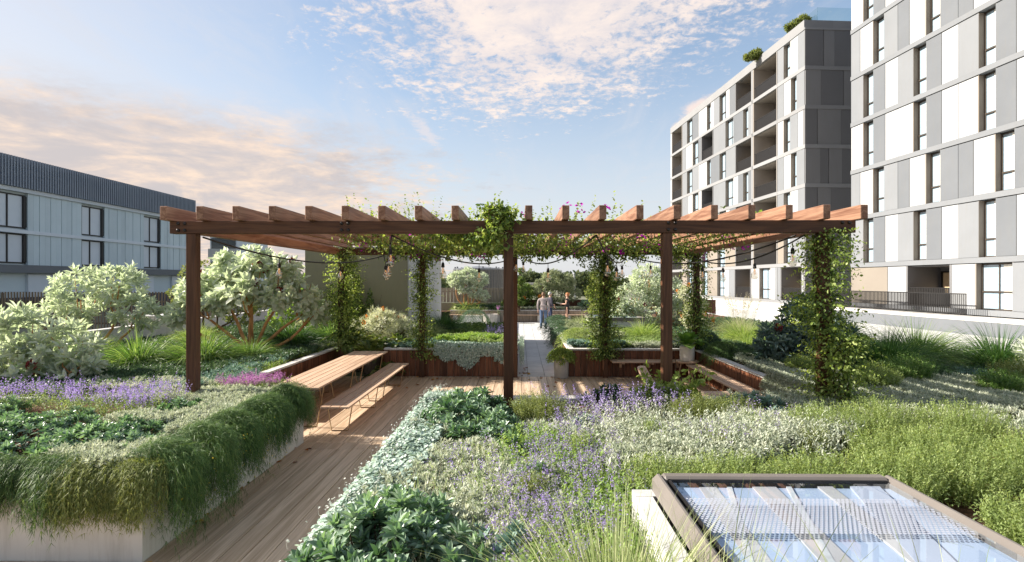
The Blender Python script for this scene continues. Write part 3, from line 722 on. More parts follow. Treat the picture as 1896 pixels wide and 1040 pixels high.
# white hexagonal frit dots printed on the glass band
hx = MB(); r_ = .0125
yy = .66; row = 0
while yy < 1.12:
    xx = fx0 + .12 + (r_ * 1.05 if row % 2 else 0)
    while xx < fx1 - .12:
        n = len(hx.v)
        for k in range(6): hx.v.append((xx + r_ * .86 * math.cos(k * PI / 3 + .52), yy + r_ * .86 * math.sin(k * PI / 3 + .52), 1.0832))
        hx.f.append(tuple(range(n, n + 6))); xx += r_ * 2.1
    yy += r_ * 1.9; row += 1
tag(hx.build('frit_dots', M['frit'], t), kind='stuff')

# ---------------------------------------------------------------- block building (rendered stair core) behind the left bed
t = thing('garden_building', 'olive and pale grey rendered block building standing behind the back left planter', 'building', (-6.47, 16.2, 0))
MB().box(0, 3.1, .004, 6.65, -.05, 3.42).build('core', M['greywall'], t)
MB().box(-.02, 3.07, -.04, 0, -.05, 3.43).build('front_wall', M['olivewall'], t)
MB().box(-.05, 3.13, -.07, 6.68, 3.432, 3.47).build('roof', M['pm'], t)

# ---------------------------------------------------------------- boundary walls, fences, far planter
t = thing('boundary_wall', 'low cream rendered wall behind the tall grasses on the left', 'wall', (-11.5, 10, 0))
MB().box(-.2, 0, 0, 23.5, -.05, 1.08).build('wall_body', M['render'], t)
MB().box(-.22, .02, -.01, 23.52, 1.082, 1.12).build('coping', M['concrete'], t)
t = thing('planter_box', 'square grey stone box standing beyond the low cream wall on the left', 'planter', (-14.2, 20.5, 0))
MB().box(-.7, .7, -.6, .6, 0, 1.12).build('box_body', M['pot'], t); MB().box(-.72, .72, -.62, .62, 1.122, 1.16).build('rim', M['concrete'], t)
def fence(label, x0, y0, x1, y1, z0, z1, w, gap, mat, rails=(), posts=3.0):
    L = math.hypot(x1 - x0, y1 - y0); t = thing('slat_fence', label, 'fence', (x0, y0, 0), math.atan2(y1 - y0, x1 - x0))
    n = int(L / (w + gap))
    for i in range(n): board('slat', w, .03, z1 - z0, M[mat], t, (i * (w + gap) + w / 2, 0, (z0 + z1) / 2), bev=.003)
    for z in rails: MB().box(0, L, .017, .06, z - .04, z + .04).build('rail', M[mat], t)
    k = 0.0
    while k <= L: MB().box(k, k + .08, .062, .14, -.05, z1 - .05).build('post', M[mat], t); k += posts
fence('dark picket-style slat fence in front of the blue building on the far left', -33, 24.5, -12.2, 24.5, .25, 1.95, .07, .07, 'darkfence', (1.5, .5))
fence('brown vertical board fence at the back of the terrace in front of the water tank', -14.5, 33.6, -.5, 33.6, 1.12, 2.02, .19, .03, 'fence', (1.8,))
t = thing('retaining_wall', 'long low rendered wall under the board fence at the back of the terrace', 'wall', (-14.5, 33.45, 0))
MB().box(0, 26.5, 0, .3, -.05, 1.10).build('wall_body', M['olivewall'], t)
MB().box(14.0, 26.5, -.04, -.003, -.05, 1.3).build('rust_panel', M['clad'], t)
t = clad_wall('pale timber-faced planter wall across the far end of the terrace', -4.2, 32.25, 9.5, 32.25, side=1, w=.3, mat='fence')
soil('soil', -9, 10.6, 32.4, 33.4)
t = thing('bench', 'long timber ledge bench on concrete blocks along the far planter wall', 'bench', (-4.2, 31.85, 0))
slat_top(t, 0, 2.9, 0, .38, .46, 2, .04, 'x'); slat_top(t, 3.4, 8.6, 0, .38, .46, 2, .04, 'x')
for x in (.2, 1.5, 2.7, 3.6, 5.2, 6.9, 8.4): MB().box(x, x + .25, .05, .38, -.02, .417).build('block', M['pot'], t)
t = thing('stone_block', 'square pale stone seat block in front of the far ledge bench', 'stone block', (-2.75, 30.6, 0))
MB().box(-.55, .55, -.25, .25, 0, .45).build('block_body', M['concrete'], t)
MB().box(-.57, .57, -.27, .27, .452, .50).build('slab_top', M['pot'], t)
# water tank
t = thing('water_tank', 'dark round corrugated water tank behind the board fence', 'tank', (-3.6, 46.5, 0))
mb = MB(); sides = 96
for z in (0, 3.5):
    for k in range(sides):
        a = 2 * PI * k / sides; r = 2.15 + (.03 if k % 2 else -.03); mb.v.append((r * math.cos(a), r * math.sin(a), z))
for k in range(sides): mb.f.append((k, (k + 1) % sides, sides + (k + 1) % sides, sides + k))
mb.build('tank_wall', M['tank'], t)
MB().lathe([(0, 3.75), (2.1, 3.52), (2.2, 3.5), (2.2, 3.38), (2.12, 3.38)], sides=48).build('tank_roof', M['tankl'], t)
for k in range(10):
    a = k * .62; MB().box(-.06, .06, -.06, .06, 0, .12).build('cap', M['tankl'], t, (2.05 * math.cos(a), 2.05 * math.sin(a), 3.54))

# ---------------------------------------------------------------- apartment buildings on the right
def facade(parent, rows, cells_by_row, front=False):
    for (z0, z1), cells in zip(rows, cells_by_row):
        for c in cells:
            s0, s1, kind = min(c[0], c[1]), max(c[0], c[1]), c[2]
            zb, zt = z0 + .15, z1 - .15
            if kind in ('pw', 'pl', 'pm', 'pb'):
                pr = 0.0 if kind != 'pw' else -.012
                bb('facade_panel', s0 + .012, s1 - .012, -.22, -.03 + pr, zb + .012, zt - .012, M[kind], parent, bev=0)
            elif kind in ('w', 'W', 'wd'):
                f = MB(); d0, d1 = -.40, -.32
                fw = .07
                f.box(s0, s0 + fw, d0, d1, zb, zt).box(s1 - fw, s1, d0, d1, zb, zt).box(s0 + fw, s1 - fw, d0, d1, zt - fw, zt).box(s0 + fw, s1 - fw, d0, d1, zb, zb + fw)
                zm = zb + .85
                f.box(s0 + fw, s1 - fw, d0, d1 + .04, zm, zm + .07)
                if s1 - s0 > 1.25: f.box((s0 + s1) / 2 - .03, (s0 + s1) / 2 + .03, d0 + .002, d1 - .002, zb + fw, zt - fw)
                w = f.build('window', M['frame'], parent)
                MB().box(s0 + fw, s1 - fw, -.375, -.36, zb + fw, zt - fw).build('pane', M['dglass' if kind == 'wd' else 'wglass'], w)
                MB().box(s0 - .06, s0 - .002, -.32, -.04, zb, zt).build('reveal', M['reveal'], w); MB().box(s1 + .002, s1 + .06, -.32, -.04, zb, zt).build('reveal', M['reveal'], w)
                if kind != 'wd':
                    MB().box(s0 + fw, s0 + fw + (s1 - s0) * .35, -.352, -.345, zb + fw, zt - fw).build('curtain', M['curtain'], w)
            else:   # balconies: B plain, D with a dark glazed door wall, K dark recess
                dep = 2.0
                lin = M['balc'] if kind == 'B' else M['pdd']
                bal = MB()
                bal.box(s0, s0 + .12, -dep, -.035, zb, zt).box(s1 - .12, s1, -dep, -.035, zb, zt).box(s0, s1, -dep - .15, -dep, zb, zt)
                bal.box(s0 + .12, s1 - .12, -dep, -.2, zt - .05, zt).build('balcony', lin, parent) if False else bal.box(s0 + .12, s1 - .12, -dep + .002, -.2, zt - .06, zt - .002)
                b = bal.build('balcony', lin, parent)
                rl = MB(); n = int((s1 - s0 - .24) / .11)
                rl.box(s0 + .12, s1 - .12, -.16, -.10, zb + 1.0, zb + 1.05).box(s0 + .12, s1 - .12, -.16, -.10, zb + .04, zb + .08)
                for k in range(n): rl.box(s0 + .13 + k * .11, s0 + .13 + k * .11 + .075, -.145, -.12, zb + .08, zb + 1.0)
                tag(rl.build('balustrade', M['rail'], b), kind='stuff')
                if kind in ('D', 'K'):
                    g = MB(); w_ = s1 - s0 - .5
                    for q in range(4): g.box(s0 + .25 + q * (w_ - .08) / 3, s0 + .33 + q * (w_ - .08) / 3, -dep + .03, -dep + .1, zb, zt - .3)
                    g.box(s0 + .25, s0 + .25 + w_, -dep + .03, -dep + .1, zt - .38, zt - .3)
                    g.build('door_frame', M['rail'], b)
                    MB().box(s0 + .27, s0 + .23 + w_, -dep + .012, -dep + .028, zb, zt - .36).build('door_pane', M['warmcurtain' if kind == 'D' else 'dglass'], b)
AH = math.radians(94.1)
far = thing('apartment_building', 'tall grey and white panelled apartment building with recessed balconies, dark end wall', 'building', (21.94, 42.16, 2.45), AH)
zs = [-1.75, 1.3, 4.35, 7.4, 10.43, 13.47, 16.5, 19.6]
rows = [(zs[i], zs[i + 1]) for i in range(7)]
END = 29.3
A = [(0, .9, 'pl'), (.9, 1.99, 'pw'), (1.99, 2.9, 'w'), (2.9, 3.82, 'pl'), (3.88, 7.95, 'B'), (8.2, 11.46, 'D'), (11.46, 12.72, 'pm'), (12.72, 13.5, 'pw') , (13.5, 15.0, 'w'), (15.0, 16.4, 'pl'), (16.4, 17.2, 'pw'), (17.2, 18.2, 'w'), (18.2, 20.5, 'pw'), (20.5, 22.3, 'pm'), (22.3, 24.0, 'w'), (24.0, 25.5, 'pl'), (25.6, END, 'B')]
B_ = [(0, 1.07, 'pl'), (1.07, 1.85, 'w'), (1.85, 2.9, 'pw'), (2.9, 3.82, 'pl'), (3.88, 7.95, 'B'), (8.0, 8.88, 'pl'), (8.88, 9.85, 'w'), (9.85, 11.9, 'pm'), (11.9, 13.6, 'w'), (13.6, 16.5, 'pl'), (16.6, 19.7, 'K'), (19.7, 20.55, 'pm'), (20.55, 22.25, 'w'), (22.25, 24.3, 'pw'), (24.3, 25.5, 'pl'), (25.6, END, 'B')]
C_ = [(0, .9, 'pw'), (.9, 1.99, 'pl'), (1.99, 2.9, 'w'), (2.9, 3.82, 'pw'), (3.88, 7.95, 'B'), (8.2, 11.46, 'D'), (11.46, 13.5, 'pl'), (13.5, 15.0, 'w'), (15.0, 17.2, 'pm'), (17.2, 18.2, 'w'), (18.2, 20.5, 'pw'), (20.5, 22.3, 'pl'), (22.3, 24.0, 'w'), (24.0, 25.5, 'pl'), (25.6, END, 'B')]
D2 = [(0, 1.07, 'pl'), (1.07, 1.85, 'w'), (1.85, 2.9, 'pw'), (2.9, 3.82, 'pl'), (3.88, 7.95, 'B'), (8.0, 8.88, 'pm'), (8.88, 9.85, 'w'), (9.85, 10.9, 'pm'), (10.9, 11.9, 'pw'), (11.9, 13.6, 'w'), (13.6, 16.5, 'pl'), (16.6, 19.7, 'K'), (19.7, 20.55, 'pw'), (20.55, 22.25, 'w'), (22.25, 23.6, 'pw'), (23.6, 25.5, 'pl'), (25.6, END, 'B')]
R1 = [(0, 2.0, 'pl'), (2.0, 2.9, 'w'), (2.9, 3.82, 'pb'), (3.88, 7.95, 'B'), (8.2, 11.46, 'D'), (11.46, 13.7, 'pb'), (13.7, 15.5, 'w'), (15.5, 18, 'pb'), (18, 19.5, 'w'), (19.5, 22.3, 'pw'), (22.3, 24, 'w'), (24, 25.5, 'pb'), (25.6, END, 'B')]
R0 = [(0, .33, 'pw'), (.33, 3.39, 'D'), (3.39, 4.22, 'pl'), (4.22, 5.0, 'pw'), (5.0, 6.83, 'w'), (6.83, 8.3, 'pw'), (8.39, 11.62, 'D'), (11.62, 12.9, 'pl'), (12.9, 13.76, 'pw'), (13.76, 15.55, 'w'), (15.55, 18, 'pb'), (18, 19.5, 'w'), (19.5, 21.0, 'pb'), (21.0, 22.3, 'pw'), (22.3, 24, 'w'), (24, 25.5, 'pb'), (25.6, END, 'B')]
facade(far, rows, [R0, R1, A, D2, C_, B_, A])
for i, z in enumerate(zs[:-1]):
    MB().box(-.03, END + .4, -2.3, 0.0, z - .15, z + .148).build('slab_edge', M['slab'], far)
MB().box(-.03, END + .4, -2.3, .02, 19.45, 20.2).build('parapet', M['slab'], far)
MB().box(-.03, .0 + .4, -16, -2.302, 19.45, 20.2).build('parapet', M['slab'], far)
MB().box(.25, END + .35, -16, -2.32, -4, 19.9).build('core', M['pm'], far)
MB().box(END + .002, END + .38, -2.3, -.02, -1.9, 19.45).build('end_wall', M['pw'], far)
MB().box(3.82, 3.88, -.6, .0, -1.6, 19.45).box(7.95, 8.2, -.6, -.0, 1.45, 19.45).build('fin', M['slab'], far)
# dark end elevation: panels separated by deep joints
splits = [[1.6, 3.2], [.7, 2.6], [1.0, 2.1], [1.25, 1.9, 3.0], [1.0, 2.9], [1.3, 3.1], [1.5, 2.4]]
for i in range(7):
    z0, z1 = rows[i]; e = [0.02] + splits[i] + [6.0, 9.0, 12, 16.0]
    for k in range(len(e) - 1):
        jo = .05 if (i + k) % 2 else .012
        bb('end_panel', -.06 - .0, .2, -e[k + 1] + .0, -e[k] - jo, z0 + .155, z1 - .155, M['pd' if (i + k) % 2 else 'pdd'], far, bev=0)
    MB().box(-.10, .2, -16, .0 - .002, z0 - .15, z0 + .15).build('end_band', M['slab'], far)
MB().box(-.10, .2, -16, -.002, 19.45, 19.62).build('end_band', M['slab'], far)
# roof terrace glass and plants
MB().box(1.2, 1.6, -16, -1.9, 20.202, 20.75).build('terrace_kerb', M['pw'], far)
MB().box(1.3, 1.34, -7, -1.9, 20.752, 21.9).box(1.342, 5.5, -1.94, -1.9, 20.202, 21.9).build('glass_balustrade', M['railglass'], far)
# long rendered podium wall under the apartments
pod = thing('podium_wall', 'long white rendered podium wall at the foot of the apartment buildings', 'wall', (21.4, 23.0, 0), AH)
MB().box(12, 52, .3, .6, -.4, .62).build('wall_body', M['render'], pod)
MB().box(-26, 11.99, .3, .6, -.4, .62).build('wall_body', M['pm'], pod)  # darker grey on this stretch stands in for shade on the wall
MB().box(-26, 52, -.9, .62, .622, .70).build('ledge', M['concrete'], pod)

near = thing('apartment_building', 'nearer white and grey apartment building cut off by the right edge', 'building', (21.69, 35.86, 2.45), AH)
zn = [-1.55, 1.0, 4.06, 7.1, 10.2, 13.25, 16.3, 19.35, 22.4]
rn = [(zn[i], zn[i + 1]) for i in range(8)]
def nrow(v):
    out = []; s = 0
    base = [('pl', .85), ('pw', 1.15), ('w', .9), ('pl', 1.1)] if v == 0 else ([('pl', 1.14), ('w', .86), ('pm', 1.0), ('pw', 1.0)] if v == 1 else [('pw', 1.14), ('w', .86), ('pm', 1.0), ('pw', 1.0)])
    k = 0
    while s < 21:
        kd, w = base[k % 4]
        if k >= 4 and kd == 'pl' and v == 0: kd = 'pm'
        out.append((-s - w, -s, kd)); s += w; k += 1
    return out
gnd = [(-3.2, 0.0, 'pb'), (-4.6, -3.2, 'pw'), (-7.6, -4.6, 'D'), (-9, -7.6, 'pw'), (-10.8, -9, 'w'), (-12.2, -10.8, 'pl'), (-15.2, -12.2, 'D'), (-17, -15.2, 'pw'), (-19, -17, 'w'), (-21, -19, 'pl')]
facade(near, rn, [gnd, nrow(1), nrow(0), nrow(2), nrow(1), nrow(0), nrow(2), nrow(0)])
for z in zn: MB().box(-21.4, 0, -2.3, .012, z - .12, z + .148).build('slab_edge', M['pl'], near)
MB().box(-21.4, .0 - .02, -14, -2.302, -4, 23.2).build('core', M['pl'], near)
MB().box(-.3, .0, -2.3, -.23, -1.9, 22.3).build('end_wall', M['pm'], near)
MB().box(-21.4, 0, -2.3, .02, 22.55, 23.3).build('parapet', M['pl'], near)
rl = MB()
rl.box(-9.5, -.3, .93, .97, .1 - 1.7, .15 - 1.7).box(-9.5, -.3, .93, .97, .95 - 1.6, 1.0 - 1.6)
for k in range(84): rl.box(-9.5 + k * .11, -9.46 + k * .11, .935, .965, -1.6, -.65)
tag(rl.build('railing', M['rail'], near), kind='stuff')
MB().box(-21.4, 0, .02, 1.1, -1.92, -1.72).build('balcony_slab', M['concrete'], near)

# ---------------------------------------------------------------- blue building on the left
bl = thing('office_building', 'blue-grey metal-clad building with dark corrugated roof band, far left behind the fence', 'building', (-36.9, 59.9, 2.45), math.radians(-90))
# local x runs toward the viewer, local y = outward (+X world)
LB = 34.0
MB().box(0, LB, -12, -.3, -4, 8.6).build('core', M['blue'], bl)
n = 68
for k in range(n):
    x0 = k * LB / n
    if (k // 5) % 3 == 2: continue
    bb('cladding_sheet', x0 + .015, x0 + LB / n - .015, -.3, -.06 + (.02 if k % 2 else 0), 1.2, 6.55, M['blue'], bl, bev=0)
for g in range(5):
    x0 = (g * 15 + 10) * LB / n
    if x0 + 2.4 > LB: break
    for (z0, z1) in ((1.3, 3.5), (3.9, 6.4)):
        f = MB().box(x0, x0 + 2.4, -.3, -.2, z0, z0 + .1).box(x0, x0 + 2.4, -.3, -.2, z1 - .1, z1).box(x0, x0 + .25, -.3, -.12, z0 + .1, z1 - .1).box(x0 + 1.4, x0 + 1.5, -.3, -.2, z0 + .1, z1 - .1).box(x0 + 2.3, x0 + 2.4, -.3, -.2, z0 + .1, z1 - .1)
        w = f.build('window', M['rail'], bl)
        MB().box(x0 + .25, x0 + 2.3, -.28, -.26, z0 + .1, z1 - .1).build('pane', M['bluel'], w)
MB().box(-.1, LB, -.3, .06, 3.52, 3.78).build('floor_band', M['bluel'], bl)
MB().box(-.1, LB, -.3, .3, .6, 1.18).build('slab_band', M['pm'], bl)
MB().box(-.1, LB, -.3, .1, 6.56, 6.85).build('eave_band', M['bluel'], bl)
rb = MB()
nn = 150
for k in range(nn): rb.box(-.3 + k * (LB + .6) / nn, -.3 + k * (LB + .6) / nn + .12, -.2, .35, 6.86, 9.05)
rb.box(-.3, LB + .3, -12, -.2, 6.86, 9.0)
tag(rb.build('corrugated_roof_band', M['blued'], bl), kind='stuff')
for k in range(12):
    x0 = k * 2.8 + .4
    if k % 3 != 1: bb('lower_panel', x0, x0 + 2.7, -.3, -.1, -1.2, .5, M['bluel'], bl, bev=0)
MB().box(-.1, LB, -.3, .0, -3.4, -1.22).build('navy_base', M['navy'], bl)
wg = thing('office_building', 'set-back wing of the blue building with white balconies, right of the metal cladding', 'building', (-36.3, 66, 2.45))
MB().box(-2, 1.4, 0, 8, -4, 6.2).build('wall', M['bluel'], wg)
for z in (.3, 3.2):
    MB().box(-1.8, 1.2, -.08, -.004, z, z + 2.1).build('window', M['dglass'], wg)
    MB().box(-1.9, 1.5, -.6, -.1, z - .3, z + .75).build('balcony', M['pw'], wg)
far_b = thing('apartment_block', 'small pale apartment block on the horizon right of the ivy post', 'building', (60, 300, 0))
MB().box(0, 8, 0, 10, 0, 4).build('wall', M['pl'], far_b)
MB().box(-.5, 3.4, -1, 9, 4.002, 5.4).build('upper_storey', M['pw'], far_b)
for k in range(4): MB().box(.6 + k * 2, 1.5 + k * 2, -.1, -.01, 1.9, 3.5).build('window', M['dglass'], far_b)
house = thing('house', 'distant house with a red tiled roof beside the centre post', 'house', (-1.2, 130, 0))
MB().box(-3, 3, 0, 6, 0, 1.9).build('wall', M['render'], house)
MB().prism([(-3.4, 1.902), (3.4, 1.902), (0, 3.2)], -.4, 6.4, 'y').build('roof', M['red'], house)
fr_ = thing('shade_frame', 'small pale flat-topped shelter beyond the terrace behind the two men', 'shelter', (.2, 38, 0))
MB().box(-.6, 1.7, 0, 1.2, 2.2, 2.34).build('roof', M['concrete'], fr_)
for x in (-.5, 1.45): MB().box(x, x + .12, .1, .22, 0, 2.198).build('post', M['pot'], fr_)
pl_ = thing('pole', 'thin white leaning pole beyond the terrace right of the woman', 'pole', (3.55, 36, 0))
MB().tube([(0.15, 0, 0), (0, 0, 2.9)], .06, 8).build('shaft', M['pw'], pl_)
MB().lathe([(0, 2.9), (.08, 2.9), (.06, 2.98), (0, 3.0)], sides=10).build('cap', M['pw'], pl_)
# second skylight on the back right bed
t = thing('skylight', 'small distant skylight with cream kerb in the back right bed', 'skylight', (3.55, 20.0, 0))
MB().box(-.9, 1.0, 0, 1.9, .4, .98).build('kerb', M['render'], t)
for (a, b, c, d) in ((-.95, 1.05, -.05, .07), (-.95, 1.05, 1.83, 1.95), (-.95, -.83, .072, 1.828), (.93, 1.05, .072, 1.828)): MB().box(a, b, c, d, .982, 1.1).build('frame_rail', M['skyframe'], t)
MB().box(-.83, .93, .07, 1.83, 1.05, 1.07).build('glass_pane', M['wglass'], t)
t = thing('boundary_wall', 'low white wall bounding the right garden bed before the podium', 'wall', (10.7, 8, 0))
MB().box(0, .2, -6, 24, -.05, .60).build('wall_body', M['render'], t)
exec_people = True

# ================================================================ PEOPLE
def skinned(name, pts, edges, radii, mat, parent, root=0, sub=2):
    me = bpy.data.meshes.new(name); me.from_pydata(pts, edges, []); me.materials.append(mat)
    o = put(name, me, parent)
    m = o.modifiers.new('Skin', 'SKIN'); m.use_smooth_shade = True
    lay = me.skin_vertices[0].data
    for i, r in enumerate(radii):
        r = r if isinstance(r, tuple) else (r, r)
        lay[i].radius = r; lay[i].use_root = (i == root)
    s = o.modifiers.new('Sub', 'SUBSURF'); s.levels = sub; s.render_levels = sub
    return o
def chain(n, off=0): return [(off + i, off + i + 1) for i in range(n - 1)]
def ellip(name, c, r, mat, parent, seg=14, cut=None):
    mb = MB(); pr = []
    for i in range(9):
        a = -PI / 2 + PI * i / 8
        if cut is not None and math.sin(a) < cut: continue
        pr.append((max(.0005, math.cos(a)), math.sin(a)))
    mb.lathe(pr, sides=seg); mb.v = [(c[0] + v[0] * r[0], c[1] + v[1] * r[1], c[2] + v[2] * r[2]) for v in mb.v]
    return mb.build(name, mat, parent, smooth=True)
def person(label, loc, rz, H, kind, pose):
    t = thing('person', label, 'person', loc, rz)
    k = H / 1.75
    sh = .20 if kind != 'dress' else .175
    hip = .10
    la, ra = pose   # each: (elbow, hand) in local coords, +y is forward
    P = [(0, 0, .98), (0, 0, 1.12), (0, .01, 1.30), (0, 0, 1.44), (0, .005, 1.53), (0, .02, 1.60), (0, .025, 1.70)]
    R = [(.14, .10), (.125, .09), (.15, .10), (.10, .07), .052, (.072, .085), (.072, .085)]
    E = chain(7)
    def add(pts, rad, frm):
        i0 = len(P); P.extend(pts); R.extend(rad); E.append((frm, i0)); E.extend(chain(len(pts), i0))
    for s, (el, ha) in ((-1, la), (1, ra)):
        hd = Vector(ha); e_ = Vector(el); dh = (hd - e_).normalized()
        add([(s * sh, 0, 1.42), el, ha, tuple(hd + dh * .09)], [.055, .040, .028, (.04, .018)], 3)
    for s in (-1, 1):
        add([(s * hip, 0, .90), (s * (hip + .01), .02, .50), (s * (hip + .015), -.01, .09), (s * (hip + .02), .06, .035), (s * (hip + .03), .16, .03)], [.085, .058, .04, .038, .032], 0)
    P = [(a * k, b * k, c * k) for a, b, c in P]; R = [(r[0] * k, r[1] * k) if isinstance(r, tuple) else (r * k, r * k) for r in R]
    skinned('body', P, E, R, M['skin'], t)
    # fingers on each hand
    for s, (el, ha) in ((-1, la), (1, ra)):
        hd = Vector(ha); dh = (hd - Vector(el)).normalized(); sd = dh.cross(Vector((s, .2, .1))).normalized()
        for j, ln in enumerate((.065, .075, .07, .055)):
            p0 = (hd + dh * .08 + sd * (j - 1.5) * .018) * k; p1 = p0 + dh * ln * .6 * k; p2 = p1 + (dh + Vector((-s * .3, .3, 0))) * ln * .4 * k
            MB().tube([p0, p1, p2], [.009 * k, .008 * k, .006 * k], 6).build('finger', M['skin'], t, smooth=True)
        p0 = (hd + dh * .03 + sd * -.035) * k; MB().tube([p0, p0 + (dh - sd * .8) * .045 * k], [.010 * k, .007 * k], 6).build('thumb', M['skin'], t, smooth=True)
    hz = 1.665 * k
    # face
    MB().prism([(-.012, -.02), (.012, -.02), (0, .02)], .0, .025).build('nose', M['skin'], t, (0, .105 * k, hz - .015), (0, 0, 0))
    for s in (-1, 1):
        ellip('eye', (s * .03 * k, .095 * k, hz + .01), (.012, .008, .007), M['shoe'], t, 8)
        ellip('ear', (s * .082 * k, .015 * k, hz - .01), (.012, .022, .032), M['skin'], t, 8)
    MB().box(-.022, .022, .0, .006, -.004, .004).build('mouth', M['cone_'] if 'cone_' in M else M['skin'], t, (0, .1 * k, hz - .055))
    return t, k, P, R
def clothes_top(t, k, mat, sleeves, la, ra, hem=.86, flare=.17, sh=.20, puff=1.0):
    P = [(0, 0, hem), (0, 0, 1.0), (0, 0, 1.13), (0, .01, 1.30), (0, 0, 1.43), (0, 0, 1.495)]
    R = [(flare, .115), (.162, .118), (.15, .11), (.172, .118), (.13, .09), (.065, .065)]
    E = chain(6)
    for s, (el, ha) in ((-1, la), (1, ra)):
        i0 = len(P); e_ = Vector(el); h_ = Vector(ha)
        pts = [(s * sh, 0, 1.42)]
        if sleeves == 'long': pts += [tuple(e_), tuple(e_.lerp(h_, .93))]; rad = [.072, .056, .045]
        else: pts += [tuple(Vector(pts[0]).lerp(e_, .35))]; rad = [.066, .06]
        P += pts; R += rad; E.append((4, i0)); E += chain(len(pts), i0)
    P = [(a * k, b * k, c * k) for a, b, c in P]; R = [((r[0] * k, r[1] * k) if isinstance(r, tuple) else (r * k, r * k)) for r in R]
    return skinned('jacket' if sleeves == 'long' else 'dress_top', P, E, R, mat, t, 1)
def clothes_legs(t, k, mat, hip=.10):
    P = [(0, 0, .98)]; R = [(.15, .11)]; E = []
    for s in (-1, 1):
        i0 = len(P); P += [(s * hip, 0, .88), (s * (hip + .01), .02, .50), (s * (hip + .015), -.01, .07)]; R += [.10, .072, .06]; E.append((0, i0)); E += chain(3, i0)
    P = [(a * k, b * k, c * k) for a, b, c in P]; R = [((r[0] * k, r[1] * k) if isinstance(r, tuple) else (r * k, r * k)) for r in R]
    skinned('trousers', P, E, R, mat, t)
    for s in (-1, 1): shoe(t, k, s, hip)
def shoe(t, k, s, hip=.10, h=.0):
    mb = MB().tube([(s * (hip + .015) * k, -.05 * k, .045 * k), (s * (hip + .02) * k, .02 * k, .05 * k), (s * (hip + .03) * k, .13 * k, .038 * k), (s * (hip + .035) * k, .20 * k, .028 * k)], [.04 * k, .048 * k, .045 * k, .022 * k], 10)
    mb.build('shoe', M['shoe'], t, smooth=True)
def hair(t, k, mat, long=False):
    hz = 1.685 * k
    ellip('hair', (0, -.005 * k, hz + .012 * k), (.088 * k, .105 * k, .10 * k), mat, t, 18, cut=-.25)
    ellip('hair_back', (0, -.03 * k, hz - .02 * k), (.084 * k, .085 * k, (.12 if long else .085) * k), mat, t, 16)
# man in grey jacket, back to camera, turned slightly right
pose = (((-.27, -.06, 1.14), (-.27, .04, .90)), ((.27, -.05, 1.14), (.26, .08, .92)))
t, k, _, _ = person('man in a grey jacket and blue jeans seen from behind on the terrace', (1.17, 27.86, 0), math.radians(-12), 1.84, 'man', pose)
clothes_top(t, k, M['greyjacket'], 'long', *pose, hem=.86, flare=.19, sh=.22); clothes_legs(t, k, M['jeans']); hair(t, k, M['hairbrown'])
pose = (((-.26, .05, 1.15), (-.12, .20, 1.08)), ((.27, -.02, 1.14), (.24, .14, .98)))
t, k, _, _ = person('grey-haired man in a dark jacket and navy trousers facing right', (1.66, 30.6, 0), math.radians(-70), 1.80, 'man', pose)
clothes_top(t, k, M['darkjacket'], 'long', *pose, hem=.90, flare=.17, sh=.21); clothes_legs(t, k, M['navytrousers']); hair(t, k, M['hairgrey'])
pose = (((-.23, .04, 1.16), (-.12, .28, 1.16)), ((.23, .03, 1.15), (.14, .27, 1.14)))
t, k, _, _ = person('ginger-haired woman in a sleeveless black dress holding white papers', (2.62, 30.4, 0), math.radians(75), 1.76, 'dress', pose)
clothes_top(t, k, M['blackdress'], 'short', *pose, hem=.95, flare=.15, sh=.175)
skinned('dress_skirt', [(0, 0, 1.0 * k), (0, 0, .85 * k), (0, 0, .66 * k), (0, 0, .56 * k)], chain(4), [(.15 * k, .115 * k), (.175 * k, .13 * k), (.155 * k, .115 * k), (.14 * k, .105 * k)], M['blackdress'], t)
for s in (-1, 1): shoe(t, k, s)
hair(t, k, M['hairred'], False); ellip('hair_bun', (0, -.11 * k, 1.72 * k), (.045 * k, .045 * k, .045 * k), M['hairred'], t)
pp = thing('papers', 'white sheets of paper held by the woman in the black dress', 'papers', (2.62 - .42, 30.4 + .1, 1.19), math.radians(75))
for q in range(3): board('sheet', .30, .42, .003, M['paper'], pp, (.0 + q * .01, 0, q * .006), (.15, .12, q * .05), bev=0)

# ================================================================ PLANTING
def stuff(name, lf, mat, label=None):
    o = lf.build(name, mat, None, (0, 0, 0)); tag(o, kind='stuff', label=label); return o
def gc_points(n, region, hole=None):
    """region: list of (x0,x1,y0,y1) boxes or ellipses ('e',cx,cy,rx,ry)"""
    xs, ys = [], []
    tot = sum((r[1] - r[0]) * (r[3] - r[2]) if r[0] != 'e' else PI * r[3] * r[4] for r in region)
    for r in region:
        if r[0] == 'e':
            k = int(n * PI * r[3] * r[4] / tot); a = rng.random(k) * 2 * PI; q = np.sqrt(rng.random(k)); wob = 1 + .18 * np.sin(a * 3 + r[1] * 7) + .10 * np.sin(a * 7 + r[2])
            xs.append(r[1] + q * wob * r[3] * np.cos(a)); ys.append(r[2] + q * wob * r[4] * np.sin(a))
        else:
            k = int(n * (r[1] - r[0]) * (r[3] - r[2]) / tot); a, b = inpoly_pts(k, *r); xs.append(a); ys.append(b)
    x = np.concatenate(xs); y = np.concatenate(ys)
    if hole is not None: m = ~hole(x, y); x, y = x[m], y[m]
    return x, y
SKY = lambda x, y: ((x > .72) & (x < 2.82) & (y > 2.1) & (y < 3.98)) | ((np.abs(x + .17) < .11) & (y > 7.5) & (y < 7.75)) | ((np.abs(x - 2.05) < .11) & (y > 7.5) & (y < 7.75)) | (x < -1.38) & (y > 1) & (x > -3)
def h2(x, y, h, amp, s=1.0, seed=0.0): return .62 + h + amp * bump(x, y, s, seed)

